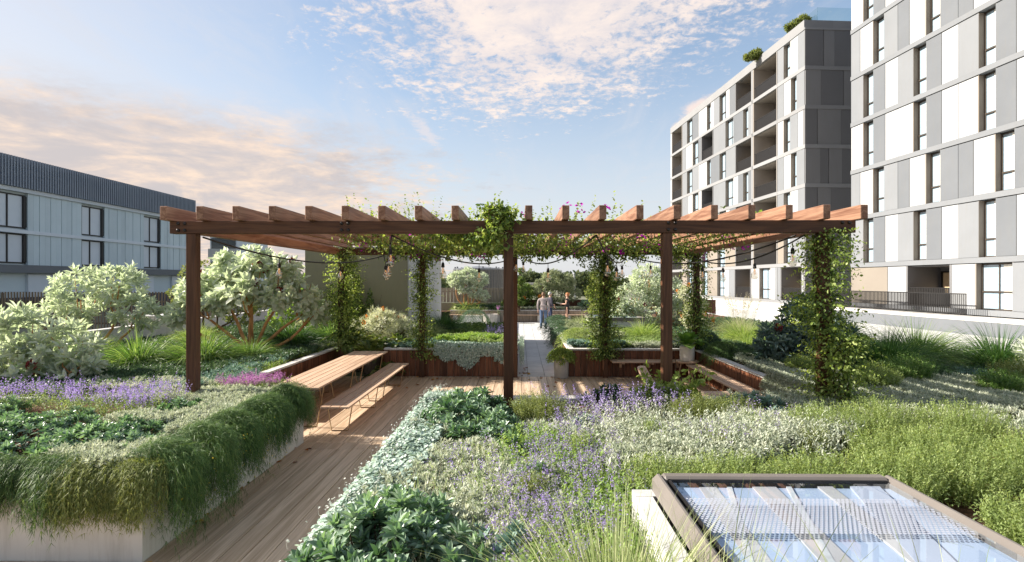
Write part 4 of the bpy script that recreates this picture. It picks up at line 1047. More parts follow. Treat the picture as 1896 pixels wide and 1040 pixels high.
# --- low silver mats (dusty leaves)
def silver_mat(name, region, n, h=.18, amp=.05, L=.05, W=.013, mat='silver', nl=9, seed=0., label=None, sprig=True):
    x, y = gc_points(n, region, SKY); z = h2(x, y, h, amp, 1.0, seed)
    lf = Leafy(); P = np.stack([x, y, z + rng.normal(size=len(x)) * .02], 1)
    lf.rosettes(P, up(len(x), .45), nl, L * (.7 + .6 * rng.random(len(x))), W, .15, 1.25, 'q', .4, back=.5)
    if sprig:
        lf.sprigs(P - np.array([0, 0, .10]), up(len(x), .5), .12, 5, L * .7, W, 0, .9)
    return stuff(name, lf, LM[mat], label)
def leafy_mat(name, region, n, h, amp, L, W, mat, stem=.16, nleaf=7, tilt=.35, seed=0., tpl='q', ang=.85, label=None, hz=0.62):
    x, y = gc_points(n, region, SKY); z = hz + h * .35 + amp * bump(x, y, 1, seed)
    lf = Leafy(); P = np.stack([x, y, z], 1)
    lf.sprigs(P, up(len(x), tilt), stem * (.6 + .8 * rng.random(len(x))) + h * .5, nleaf, L, W, .05, ang, tpl)
    return stuff(name, lf, LM[mat], label)

# central bed ------------------------------------------------------------------
silver_mat('silver_groundcover', [('e', -.45, 4.3, .75, 1.15), ('e', .15, 5.0, .55, .6), ('e', -.35, 3.2, .7, .9), ('e', -.2, 6.2, .9, .5)], 5600, .17, .05, .066, .019)
silver_mat('silver_groundcover', [('e', 1.75, 5.45, 1.0, .55), ('e', 1.2, 4.9, .5, .4), ('e', 2.9, 6.0, .7, .5)], 5600, .26, .04, .056, .016, seed=2)
leafy_mat('white_sage', [('e', 1.7, 5.5, 1.05, .55), ('e', 2.6, 5.5, .7, .45)], 1500, .26, .04, .042, .013, 'silver', .2, 9)
# dichondra along the deck edge
def dichondra_edge():
    n = 21000
    y = rng.random(n) * 5.9 + 2.2; u = rng.random(n)
    u = u + .10 * np.sin(y * 3.1) * u; x = -.86 - .80 * u
    z = np.where(u < .6, .80 + .05 * bump(x, y, 1.5), .80 - (u - .6) * 1.1) + rng.normal(size=n) * .022
    z = np.minimum(z, .9)
    lf = Leafy(); P = np.stack([x, y, z], 1)
    A = nrm(np.stack([-.2 - 1.1 * np.clip(u - .35, 0, 1), rng.normal(size=n) * .25, np.ones(n)], 1) + rng.normal(size=(n, 3)) * .35)
    D = nrm(np.cross(A, rdir(n)))
    lf.leaves(P, D, A, .030 + .014 * rng.random(n), .032, 'r', np.clip(rng.random(n) * .8 + .1, 0, 1))
    stuff('trailing_silver_groundcover', lf, LM['dich'])
    m = 420; y = rng.random(m) * 5.9 + 2.2; x = -1.08 - .34 * rng.random(m); z = .84 + .05 * rng.random(m) - .25 * (-x - 1.15)
    fl = Leafy(); P = np.stack([x, y, z + .05], 1); fl.rosettes(P, up(m, .5), 4, .013, .012, .6, 1.2, 'q')
    fl.blades(P - np.array([0, 0, .05]), up(m, .3), .05, .002, 0, 1)
    stuff('white_florets', fl, LM['whitefl'])
dichondra_edge()
def rosette_clump(label, cx, cy, rx, ry, h, n, L, W, mat='rosette', group=None, zb=.62, mound=True, nl=13):
    t = thing('rosette_shrub', label, 'shrub', (cx, cy, zb), 0, group)
    a = rng.random(n) * 2 * PI; q = np.sqrt(rng.random(n)); wob = 1 + .15 * np.sin(a * 3 + cx * 5) + .1 * np.sin(a * 5 + cy)
    x = cx + q * rx * np.cos(a) * wob; y = cy + q * ry * np.sin(a) * wob
    z = zb + h * (1 - .55 * q ** 2.5) + rng.normal(size=n) * h * .12
    P = np.stack([x, y, z], 1); A = nrm(np.stack([(x - cx) / rx * .6, (y - cy) / ry * .6, np.ones(n) * 1.0], 1) + rng.normal(size=(n, 3)) * .22)
    lf = Leafy(); lf.rosettes(P, A, nl, L * (.75 + .5 * rng.random(n)), W * 1.3, .35, 1.5, 'l', .35, back=.35)
    lf.sprigs(P - A * (h * .45), A, h * .4, 5, L * .8, W, 0, 1.1, 'l')
    lf.build('foliage', LM[mat], t, (cx, cy, zb))
    st = MB()
    for i in range(0, n, 3):
        p = P[i] - np.array([cx, cy, zb]); b = (p[0] * .5, p[1] * .5, 0.0); st.tube([b, tuple(p * np.array([.9, .9, .6])), tuple(p)], [.008, .006, .004], 4, False)
    st.build('stems', M['darkbark'], t)
    return t
rosette_clump('glossy grey-green rosette shrub filling the bottom centre foreground', -.80, 3.30, .50, .72, .36, 150, .105, .034)
rosette_clump('glossy rosette shrub by the foot of the centre pergola post', -.62, 6.55, .62, .60, .38, 130, .115, .036)
rosette_clump('rosette shrub between the silver mat and the deck, left of the centre post', -.35, 5.85, .40, .45, .32, 60, .105, .034)
rosette_clump('small dark rosette shrub behind the lavender in front of the deck', 1.15, 7.35, .30, .25, .34, 26, .11, .035, 'darkgc')
rosette_clump('small dark rosette shrub under the near end of the right bench', 2.95, 7.1, .45, .3, .30, 42, .11, .034, 'bluegc')
rosette_clump('small rosette plant low in the foreground beside the big rosette shrub', -.12, 3.35, .22, .30, .25, 24, .09, .03, 'bluegc')

def flower_spikes(lf, P, D, L, n, size, jit=.012):
    m = len(P)
    for j in range(n):
        t = j / n; c = P + D * (L * (.35 + .65 * t))[:, None] + rng.normal(size=(m, 3)) * jit * (1 - .6 * t)
        lf.leaves(c, rdir(m), rdir(m), size * (1.1 - .4 * t), size * .8, 'q')
def lavender(name, region, n, h, sp=.20, seed=0, leafn=2.0, fl='purple', fsize=.016, nfl=12, lm='catmint', zb=.62, hw=1.0):
    x, y = gc_points(int(n * leafn), region, SKY); lf = Leafy(); P = np.stack([x, y, np.full(len(x), zb) + h * .15 + .04 * bump(x, y, 1, seed)], 1)
    lf.sprigs(P, up(len(x), .45), h * (.7 + .5 * rng.random(len(x))), 9, .030, .013, .05, .95, 'q')
    stuff(name + '_leaves', lf, LM[lm])
    x, y = gc_points(n, region, SKY); f = Leafy(); P = np.stack([x, y, zb + h * .85 + .05 * bump(x, y, 1, seed) + rng.normal(size=len(x)) * .04], 1)
    D = up(len(x), .25); flower_spikes(f, P, D, sp * (.6 + .7 * rng.random(len(x))), nfl, fsize)
    g = f
    stuff(name + '_flowers', g, LM[fl])
    s = Leafy(); s.blades(P - D * .1, D, sp + .08, .003, 0, 1); stuff(name + '_stalks', s, LM[lm])
lavender('catmint', [('e', .45, 4.4, .55, 1.1), ('e', .15, 3.4, .45, .6), ('e', .65, 5.5, .5, .6)], 1500, .22, .12, 1, 1.9, fsize=.013, nfl=9)
lavender('lavender', [('e', 1.0, 6.7, .75, .55), ('e', 1.75, 6.9, .45, .5), ('e', .75, 6.1, .4, .4)], 170, .30, .22, 2, 3.6, fsize=.018, nfl=14, lm='silver')
leafy_mat('green_groundcover', [('e', .25, 5.2, .5, .6), ('e', .75, 4.0, .4, .8), ('e', .35, 3.0, .5, .5), ('e', 0.0, 5.6, .3, .35)], 2000, .20, .03, .035, .018, 'limeb', .12, 8, label=None)

def wisp_shrub(label, cx, cy, rx, ry, h, n, mat, L=.026, W=.0095, nleaf=26, group=None, zb=.62, fine=True, spread=.35, name='fine_leaved_shrub'):
    """mound of upright stems thick with small leaves"""
    t = thing(name, label, 'shrub', (cx, cy, zb), 0, group)
    a = rng.random(n) * 2 * PI; q = np.sqrt(rng.random(n)); bx = q * np.cos(a); by = q * np.sin(a)
    P = np.stack([cx + bx * rx * .55, cy + by * ry * .55, np.full(n, zb + .02)], 1)
    D = nrm(np.stack([bx * rx * spread * 2.2 / max(h, .2) * .5, by * ry * spread * 2.2 / max(h, .2) * .5, np.ones(n)], 1) + rng.normal(size=(n, 3)) * .09)
    Ln = h * (.72 + .34 * rng.random(n)) * (1 - .22 * q ** 2)
    lf = Leafy(); lf.sprigs(P, D, Ln, nleaf, L, W, .04, .95, 'q', .35); lf.blades(P, D, Ln, .004, .04, 2)
    lf.build('foliage', LM[mat], t, (cx, cy, zb))
    return t
for q_ in range(1): pass
LG = 'lime green fine-leaved shrubs in the central bed'
wisp_shrub('upright yellow-green fine-leaved shrub standing just right of the centre post', .22, 6.55, .42, .42, .50, 420, 'olive')
wisp_shrub('bright lime fine shrub directly above the skylight left corner', 1.15, 4.35, .42, .42, .42, 460, 'lime')
for i, (x, y, r, h, l) in enumerate([(1.75, 4.42, .48, .44, 'lime shrub behind the skylight, second from the left'), (2.4, 4.45, .48, .45, 'lime shrub behind the middle right of the skylight'), (3.05, 4.5, .50, .46, 'lime shrub behind the right corner of the skylight'),
        (3.7, 4.6, .52, .47, 'lime shrub right of the skylight along the front row'), (4.4, 4.7, .52, .48, 'rightmost lime shrub of the front row'), (2.15, 6.6, .45, .46, 'yellow-green shrub left of the coffee table behind the white sage'), (2.6, 6.75, .42, .42, 'yellow-green shrub in front of the coffee table'),
        (3.35, 6.0, .5, .50, 'lime shrub in front of the ivy-clad right post'), (4.1, 6.2, .55, .52, 'large lime shrub right of the ivy-clad right post'), (4.9, 6.1, .55, .52, 'lime shrub at the far right behind the front row'), (3.5, 5.2, .45, .44, 'lime shrub in the middle of the right cluster'), (4.2, 5.4, .48, .44, 'lime shrub in the right cluster near the picture edge'), (5.0, 5.2, .5, .46, 'outermost lime shrub of the right cluster'),
        (3.4, 3.6, .4, .42, 'lime shrub beside the right side of the skylight'), (3.35, 2.9, .4, .42, 'lime shrub at the near right corner of the skylight')]):
    wisp_shrub(l, x, y, r, r * .9, h, 430, 'lime' if i not in (5, 6) else 'olive', group=LG)
silver_mat('silver_groundcover', [('e', 4.6, 6.9, 1.4, .8), ('e', 6.5, 6, 1.5, 1.6), ('e', 6, 4, 1.4, 1.4)], 2600, .2, .06, .06, .015, seed=4)
leafy_mat('mixed_groundcover', [(-1.2, 8.5, 1.4, 7.9)], 5200, .10, .02, .035, .014, 'catmint', .10, 6, label=None)

for i, (x, y, r) in enumerate([(.15, 4.55, .20), (.95, 5.0, .20), (-.05, 5.15, .22), (.55, 3.75, .18), (.75, 6.2, .2), (1.45, 6.05, .22), (2.3, 5.75, .22), (1.0, 3.3, .16)]):
    rosette_clump(['small rosette plant among the silver mat near the catmint', 'small rosette plant at the left end of the white sage', 'small rosette plant below the yellow-green shrub', 'small rosette plant deep in the catmint patch', 'small rosette plant between catmint and lavender', 'small rosette plant at the back of the white sage', 'small rosette plant in the right half of the white sage', 'small rosette plant beside the skylight kerb'][i], x, y, r, r * .9, .24, 20, .075, .026, ['rosette', 'bluegc', 'darkgc'][i % 3])
lf = Leafy(); x, y = gc_points(450, [('e', .4, 4.6, 1.3, 2.0), ('e', 2.2, 5.6, 1.4, .8)], SKY); lf.blades(np.stack([x, y, np.full(len(x), .64)], 1), up(len(x), .3), .38 + .22 * rng.random(len(x)), .005, .35, 5); stuff('loose_grass', lf, LM['grass'])
lf = Leafy(); x, y = gc_points(900, [('e', .4, 4.6, 1.3, 2.0), ('e', 2.2, 5.6, 1.4, .8)], SKY); lf.blades(np.stack([x, y, np.full(len(x), .64)], 1), up(len(x), .35), .26 + .2 * rng.random(len(x)), .004, .15, 3); stuff('dry_stems', lf, LM['feather'])
for i, (x, y, r, h, m_) in enumerate([(1.35, 5.6, .16, .42, 'lime'), (1.95, 5.25, .18, .40, 'olive'), (2.5, 5.9, .18, .42, 'lime'), (.55, 5.2, .16, .38, 'lime'), (.1, 4.2, .15, .34, 'olive'), (2.9, 5.35, .18, .42, 'olive')]):
    wisp_shrub(['small lime shrub poking through the white sage, left', 'small olive shrub in the front middle of the white sage', 'small lime shrub at the back of the white sage', 'small lime shrub at the top of the catmint patch', 'small olive shrub between the silver mat and the catmint', 'small olive shrub at the right end of the white sage'][i], x, y, r, r, h, 120, m_)
lavender('mixed_lavender', [('e', 1.9, 5.55, .8, .45), ('e', 2.9, 6.3, .4, .3), ('e', -.2, 4.6, .5, .8)], 150, .32, .16, 5, 2.0, fsize=.014, nfl=10)
# grass tussocks
def tussock(label, x, y, z, r, h, n, mat, W=.006, droop=.5, spread=.9, group=None, feather=0, segs=5, name='grass_tussock'):
    t = thing(name, label, 'grass', (x, y, z), 0, group)
    a = rng.random(n) * 2 * PI; q = np.sqrt(rng.random(n))
    P = np.stack([x + q * r * .22 * np.cos(a), y + q * r * .22 * np.sin(a), np.full(n, z)], 1)
    aa = a + rng.normal(size=n) * .35; e = q * spread + rng.normal(size=n) * .12
    D = nrm(np.stack([np.sin(e) * np.cos(aa), np.sin(e) * np.sin(aa), np.cos(e)], 1))
    lf = Leafy(); lf.blades(P, D, h * (.6 + .55 * rng.random(n)), W * (.7 + .6 * rng.random(n)), droop * (.5 + rng.random(n)), segs)
    lf.build('blades', LM[mat], t, (x, y, z))
    if feather:
        m = feather; a = rng.random(m) * 2 * PI; D = nrm(np.stack([.35 * np.cos(a), .35 * np.sin(a), np.ones(m)], 1)); P = np.tile([[x, y, z]], (m, 1)) + D * .05
        f = Leafy(); Ls = h * (1.0 + .25 * rng.random(m)); f.blades(P, D, Ls, .003, .1, 4)
        flower_spikes(f, P + D * (Ls * .55)[:, None], D, Ls * .45, 16, .022, .018)
        f.build('seed_heads', LM['feather'], t, (x, y, z))
    return t
tussock('long pale grass tussock arching in the bottom foreground left of the skylight', .42, 2.45, .62, .55, 1.10, 950, 'pgrass', .0065, .30, .80, segs=7)
tussock('long pale grass tussock whose blades cross the white skylight kerb', .72, 2.05, .62, .5, 1.2, 560, 'pgrass', .0060, .35, .75, segs=7)
tussock('sparse long grass blades arching over the skylight glass', 1.45, 1.78, .62, .5, 1.3, 300, 'pgrass', .0058, .45, .70, segs=8)
tussock('grass tussock right of the skylight spilling blades over the glass', 2.95, 2.5, .62, .5, 1.15, 380, 'pgrass', .0055, .55, 1.0, segs=8)
tussock('short bright grass clump at the bottom left edge of the foreground bed', -1.15, 2.65, .62, .4, .30, 700, 'grass', .004, .6, 1.1)

# left near planter --------------------------------------------------------------
def left_planter():
    # trailing fine-needled plant hanging over the white side
    n = 5200
    y = 4.72 + rng.random(n) * 3.3; _l = .5 + .40 * np.sin(y * 9.5 + .8 * np.sin(y * 2.3)) + .30 * np.sin(y * 21 + 1); y = y[rng.random(n) < .25 + .8 * _l]; n = len(y)
    lobe = np.clip(.5 + .40 * np.sin(y * 9.5 + .8 * np.sin(y * 2.3)) + .30 * np.sin(y * 21 + 1) - .05, 0, 1); back = rng.random(n) * .42
    lf = Leafy()
    x0 = -3.30 - back * 1.1 + .04 + .10 * lobe; z0 = .76 + .13 * np.sin(np.clip(back / .42, 0, 1) * PI) + .08 * lobe
    P = np.stack([x0, y, z0], 1)
    D = nrm(np.stack([.75 + rng.random(n) * .7, rng.normal(size=n) * .30, .35 + .4 * rng.random(n)], 1))
    Ls = (.44 + .44 * lobe + .12 * rng.random(n)) * (.75 + .42 * rng.random(n)) * np.where(y > 6.8, .70, np.where(y < 5.6, 1.08, .86))
    tint = np.clip(rng.random(n) * .6 + .35 * lobe, 0, 1)  # lobes tinted lighter, hollows darker: clump shading painted into the leaf colour
    segs = 9
    c = P.copy(); d = D.copy()
    for j in range(segs):
        step = (Ls / segs)[:, None]; d = nrm(d + np.array([0, 0, -1.0]) * (.20 + .10 * j) + rng.normal(size=(n, 3)) * .06)
        c = c + d * step; c[:, 0] = np.clip(c[:, 0], None, -3.24 + .30 * lobe + .05 * rng.random(n)); c[:, 2] = np.maximum(c[:, 2], .08)
        for q in range(3):
            R = nrm(d + rng.normal(size=(n, 3)) * .45)
            lf.blades(c, R, .075, .0036, .25, 2, np.clip(tint + rng.normal(size=n) * .15 - .03 * j, 0, 1))
    lf.build('strands', LM['trail'], tr, (-3.3, 4.7, .7))
    m = 150; yy = 4.75 + rng.random(m) * 2.3; P = np.stack([-3.02 + .05 * rng.random(m), yy, .2 + .6 * rng.random(m)], 1); f = Leafy(); f.rosettes(P, rdir(m), 4, .012, .011, .4, 1.2, 'q'); tag(f.build('florets', LM['yellow'], tr, (-3.3, 4.7, .7)), kind='stuff')
tr = thing('trailing_plant', 'dark green fine-needled plant cascading over the white planter on the left', 'plant', (-3.3, 4.7, .7))
left_planter()
def simple_mat(name, region, n, z, L, W, mat, kind='ros', nl=9, stem=.12, amp=.04, seed=0., tpl='q', tilt=.45):
    x, y = gc_points(n, region); P = np.stack([x, y, z + amp * bump(x, y, 1, seed) + rng.normal(size=len(x)) * .02], 1); lf = Leafy()
    if kind == 'ros': lf.rosettes(P, up(len(x), tilt), nl, L, W, .15, 1.3, tpl, .4, .4); lf.sprigs(P - np.array([0, 0, .1]), up(len(x), .6), .1, 4, L * .8, W)
    else: lf.sprigs(P - np.array([0, 0, stem * .5]), up(len(x), tilt), stem * (.7 + .6 * rng.random(len(x))), nl, L, W, .05, .9, tpl)
    return stuff(name, lf, LM[mat])
simple_mat('silver_groundcover', [('e', -3.75, 6.9, .35, 1.1), ('e', -3.8, 5.0, .5, .35), ('e', -4.9, 7.5, .8, .4), ('e', -4.2, 7.6, .5, .35), ('e', -4.4, 6.3, .5, .2)], 4200, .86, .055, .015, 'silver', seed=1.)
rosette_clump('dark glossy groundcover shrub in the left planter beside the trailing plant', -4.35, 5.65, .60, .62, .26, 170, .085, .028, 'rosette', 'low dark shrubs in the left planter')
rosette_clump('dark glossy shrub further left in the rendered planter, near the picture edge', -5.5, 6.0, .7, .7, .26, 170, .085, .028, 'rosette', 'low dark shrubs in the left planter')
rosette_clump('mid green shrub in the rendered planter just before the front left post', -4.3, 6.8, .45, .30, .25, 70, .085, .028, 'rosette', 'low dark shrubs in the left planter')
rosette_clump('dark shrub at the far left of the rendered planter', -6.9, 6.3, .8, .9, .28, 150, .09, .03, 'rosette', 'low dark shrubs in the left planter')
rosette_clump('dark shrub at the front corner of the rendered planter outside the walkway', -5.6, 5.1, .8, .35, .25, 110, .09, .03, 'rosette', 'low dark shrubs in the left planter')
lavender('left_lavender', [('e', -5.4, 7.2, .85, .45), ('e', -4.9, 6.9, .35, .3), ('e', -6.8, 7.4, .6, .4)], 420, .28, .2, 3, 2.2, fsize=.018, nfl=13)
lavender('pink_heather', [('e', -4.2, 8.35, .5, .32)], 420, .26, .12, 4, 2.5, 'pink', .016, 12)
tc_ = thing('trailing_plant', 'yellow-olive fine plant tumbling over the end wall of the white planter', 'plant', (-4.2, 4.62, .75)); lf = Leafy(); n = 1500
x = -3.14 - rng.random(n) * .85; c = np.stack([x, 4.70 + rng.random(n) * .15, .76 + .10 * rng.random(n)], 1); d = nrm(np.stack([rng.normal(size=n) * .3, -.9 * np.ones(n), .35 + .3 * rng.random(n)], 1)); Ls = (.34 + .26 * np.abs(np.sin(x * 3.1)) + .12 * np.sin(x * 11)) * (.6 + .5 * rng.random(n))
for j in range(9):
    d = nrm(d + np.array([0, 0, -1.0]) * (.2 + .1 * j) + rng.normal(size=(n, 3)) * .07); c = c + d * (Ls / 9)[:, None]; c[:, 1] = np.maximum(c[:, 1], 4.38 + .15 * np.abs(np.sin(x * 5)))
    for q in range(3): lf.blades(c, nrm(d + rng.normal(size=(n, 3)) * .6), .05, .005, .2, 1)
lf.build('strands', LM['olive'], tc_, (-4.2, 4.62, .75))
tc2 = thing('trailing_plant', 'dark green plant hanging over the front wall of the white planter, far left', 'plant', (-5.6, 4.62, .75)); lf = Leafy(); n = 3600
x = -3.85 - rng.random(n) * 3.6; lb = np.clip(.5 + .4 * np.sin(x * 6.1) + .3 * np.sin(x * 15), 0, 1); c = np.stack([x, 4.72 + rng.random(n) * .2, .76 + .12 * rng.random(n)], 1); d = nrm(np.stack([rng.normal(size=n) * .3, -.9 * np.ones(n), .35 + .3 * rng.random(n)], 1)); Ls = (.34 + .36 * lb) * (.6 + .5 * rng.random(n))
for j in range(9):
    d = nrm(d + np.array([0, 0, -1.0]) * (.2 + .1 * j) + rng.normal(size=(n, 3)) * .07); c = c + d * (Ls / 9)[:, None]; c[:, 1] = np.maximum(c[:, 1], 4.56 - .26 * lb)
    for q in range(3): lf.blades(c, nrm(d + rng.normal(size=(n, 3)) * .5), .065, .0045, .2, 1)
lf.build('strands', LM['trail'], tc2, (-5.6, 4.62, .75))
# left back bed -----------------------------------------------------------------
simple_mat('blue_groundcover', [('e', -5.4, 9.2, .55, 1.1), ('e', -5.5, 11, .45, 1.0)], 3000, .78, .05, .018, 'bluegc', seed=2.)
simple_mat('dark_groundcover', [('e', -6.4, 10.2, .9, 1.5), ('e', -5.5, 12.5, .55, 1.2), ('e', -7.5, 9.2, 1.1, 1.2)], 4200, .80, .07, .024, 'darkgc', seed=3.)
simple_mat('grassy_groundcover', [('e', -5.25, 10.6, .28, 1.4), ('e', -5.2, 13.0, .25, 1)], 1500, .72, .06, .006, 'grass', 'sp', 8)
simple_mat('silver_groundcover', [('e', -6.2, 8.7, 1.1, .4), ('e', -5.7, 14.4, .8, .9), ('e', -5.2, 14.2, .3, .6)], 2600, .8, .055, .016, 'silver', seed=5.)
simple_mat('dark_groundcover', [(-11.3, -6, 9, 24)], 5200, .72, .09, .03, 'darkgc', seed=3.)
G1 = 'green grass tussocks in the left bed'
tussock('bright green grass tussock behind the front left post', -6.7, 11.3, .64, .75, 1.35, 2200, 'mgrass', .012, .6, 1.0, G1)
tussock('large arching green grass tussock left of the front left post', -7.8, 10.9, .64, .75, 1.35, 2200, 'mgrass', .012, .65, 1.05, G1)
tussock('small round lime grass tussock in front of the white-leaved tree', -6.05, 12.0, .64, .6, .98, 1900, 'mgrass', .011, .65, 1.1, G1)
tussock('dark green grass tussock right of the tree base', -6.0, 14.1, .64, .8, 1.45, 2400, 'dgrass', .014, .6, 1.05, G1)
tussock('pale green grass tussock beside the left ivy-covered back post', -5.4, 15.3, .64, .6, 1.25, 1500, 'mgrass', .012, .6, 1.0, G1)
tussock('dark grass tussock at the far left behind the pale shrub', -9.0, 10.6, .64, .7, 1.3, 1600, 'dgrass', .012, .6, 1.05, G1)
tussock('grass tussock in front of the cream wall at the far left', -9.9, 12.3, .64, .6, 1.2, 1200, 'grass', .009, .6, 1.05, G1)
tussock('grass tussock at the foot of the cream wall behind the tree', -9.4, 15.5, .64, .6, 1.1, 1100, 'grass', .009, .6, 1.0, G1)

def tree(label, base, lobes, n_tips, L, W, leafm, barkm, trunk_r=.05, nl=9, cones=None, name='shrub_tree', cat='tree', tpl='l', limbs=None, updir=.5, forks=2, group=None, inner=.25, phi1=1.3):
    """lobes: list of (x,y,z,r) crown clumps relative to base"""
    t = thing(name, label, cat, base, 0, group); bx = np.array(base, float)
    vol = np.array([l[3] ** 2 for l in lobes]); vol = vol / vol.sum(); idx = rng.choice(len(lobes), n_tips, p=vol); Lb = np.array(lobes)
    d = rdir(n_tips); rad = (1 - inner * rng.random(n_tips) ** 1.5); P = Lb[idx, :3] + d * (Lb[idx, 3] * rad)[:, None] * np.array([1, 1, .85])
    P[:, 2] = np.maximum(P[:, 2], .05)
    A = nrm(d * .8 + np.array([0, 0, updir]) + rng.normal(size=(n_tips, 3)) * .25)
    lf = Leafy(); lf.rosettes(P, A, nl, L * (.7 + .6 * rng.random(n_tips)), W * (.8 + .4 * rng.random(n_tips)), .25, phi1, tpl, .4, .5)
    lf.build('crown', LM[leafm], t)
    for i, l in enumerate(lobes[: limbs or len(lobes)]):
        e = Vector(l[:3]); m1 = Vector((e.x * .42 + random.uniform(-.12, .12), e.y * .4 + random.uniform(-.1, .1), e.z * .20)); m2 = Vector((e.x * .86 + random.uniform(-.18, .18), e.y * .8 + random.uniform(-.1, .1), e.z * .55))
        mb = MB().tube([(random.uniform(-.03, .03), random.uniform(-.03, .03), -.03), m1 * .45 + Vector((0, 0, .05)), m1, m1.lerp(m2, .5) + Vector((random.uniform(-.07, .07), 0, random.uniform(-.05, .05))), m2, e], [trunk_r, trunk_r * .85, trunk_r * .7, trunk_r * .6, trunk_r * .48, trunk_r * .2], 7)
        for f in range(forks):
            dv = Vector((random.uniform(-1, 1), random.uniform(-1, 1), random.uniform(.2, 1))).normalized() * l[3] * .9
            mb.tube([m2.lerp(e, .3 * f), m2.lerp(e, .3 * f) + dv * .5 + Vector((0, 0, .03)), e + dv * .75], [trunk_r * .4, trunk_r * .28, trunk_r * .1], 5)
        mb.build('limb', M[barkm], t, smooth=True)
    if cones:
        cm, k, r, h = cones
        ii = rng.choice(n_tips, k, replace=False)
        for j in ii:
            f = Leafy(); m = 46; tt = rng.random(m); a = rng.random(m) * 2 * PI; rr = r * np.sin(np.clip(tt * .9 + .15, 0, 1) * PI) ** .6
            Pc = np.stack([rr * np.cos(a) * .6, rr * np.sin(a) * .6, tt * h], 1); Dn = nrm(np.stack([np.cos(a), np.sin(a), np.full(m, 1.3)], 1))
            f.leaves(Pc, Dn, nrm(Pc + 1e-3), h * .4, r * .55, 'l'); Af = Vector(A[j]) + Vector((0, -.25, .5)); o = f.build('flower_cone', LM[cm], t); o.location = Vector(P[j]) + Vector((0, -.05, 0)); o.rotation_euler = Af.to_track_quat('Z', 'Y').to_euler()
    return t
tree('large white-leaved protea tree with orange stems and maroon flower cones, left', (-6.7, 13.4, .64), [(-1.35, 0, 1.55, .5), (-.75, .2, 2.15, .45), (0, 0, 2.35, .45), (.65, .1, 2.1, .42), (1.2, 0, 1.6, .42), (-.1, -.2, 1.65, .5), (-1.8, -.1, 1.0, .36), (1.5, .1, 1.05, .36), (.6, -.1, 1.35, .34), (-.8, -.2, 1.35, .36)], 250, .29, .15, 'protea', 'bark', .062, 8, ('cone', 12, .075, .15), inner=.5, limbs=8, phi1=1.5)
tree('pale grey-leaved protea shrub with pink cones at the left edge', (-8.2, 9.2, .64), [(-.5, 0, .9, .5), (.2, .1, .65, .5), (.6, -.1, .35, .35), (-1.1, 0, .6, .5), (-.3, 0, .3, .45)], 230, .22, .07, 'protea', 'bark', .04, 9, ('cone', 5, .08, .15))
tree('tall pale shrub behind the far-left protea', (-10.4, 13.2, .64), [(-.5, 0, 1.5, .7), (.4, .1, 1.7, .6), (.9, 0, 1.0, .5), (-1, 0, .9, .6)], 260, .22, .07, 'protea', 'bark', .05, 9)
tree('yellow-green shrub behind the protea tree in front of the blue building', (-10.2, 17.2, .64), [(0, 0, 1.9, .7), (.6, .1, 1.5, .6), (-.5, 0, 1.3, .6), (1.2, 0, .9, .6)], 700, .09, .05, 'olive', 'darkbark', .05, 7)
tree('bright green shrub left of the olive wall', (-7.6, 18.0, .64), [(0, 0, 1.1, .6), (.3, .1, 1.7, .45), (-.4, 0, .6, .5), (.4, 0, .4, .5)], 700, .08, .05, 'limeb', 'darkbark', .04, 7)
tree('low grey shrub with orange flower cones behind the dark tussock', (-6.0, 16.4, .64), [(-.6, 0, .35, .4), (0, 0, .45, .4), (.5, .1, .35, .35)], 320, .11, .02, 'banksia', 'darkbark', .03, 9, ('orange', 6, .05, .13), cat='shrub', name='shrub')
# creeper on the olive wall
def wall_creeper():
    t = thing('wall_creeper', 'dark climbing creeper spreading up the olive wall behind the table', 'climbing plant', (-4.9, 16.0, .64)); n = 5200
    x = rng.normal(size=n) * .85; hmax = .25 + 1.55 * np.exp(-((x + .25) / .45) ** 2) + .9 * np.exp(-((x - .5) / .5) ** 2) + .55 * np.exp(-((x + 1.1) / .3) ** 2); z = rng.random(n) ** .75 * hmax * (1 + .25 * np.sin(x * 17))
    P = np.stack([x, -rng.random(n) * .22 * (1 - z / 2.6), z], 1); lf = Leafy(); D = nrm(np.stack([rng.normal(size=n) * .8, -.5 - rng.random(n), rng.normal(size=n) * .6], 1))
    lf.leaves(P, D, nrm(rng.normal(size=(n, 3)) * .4 + np.array([-.2, -.6, .7])), .065, .045, 'l'); lf.build('foliage', LM['vine'], t)
    for k in range(14):
        a = random.uniform(-1.0, .8); MB().tube([(a * .5, -.02, 0), (a * .8, -.03, .5), (a + random.uniform(-.1, .1), -.03, random.uniform(.8, 1.5))], [.012, .008, .004], 5).build('stem', M['darkbark'], t)
wall_creeper()
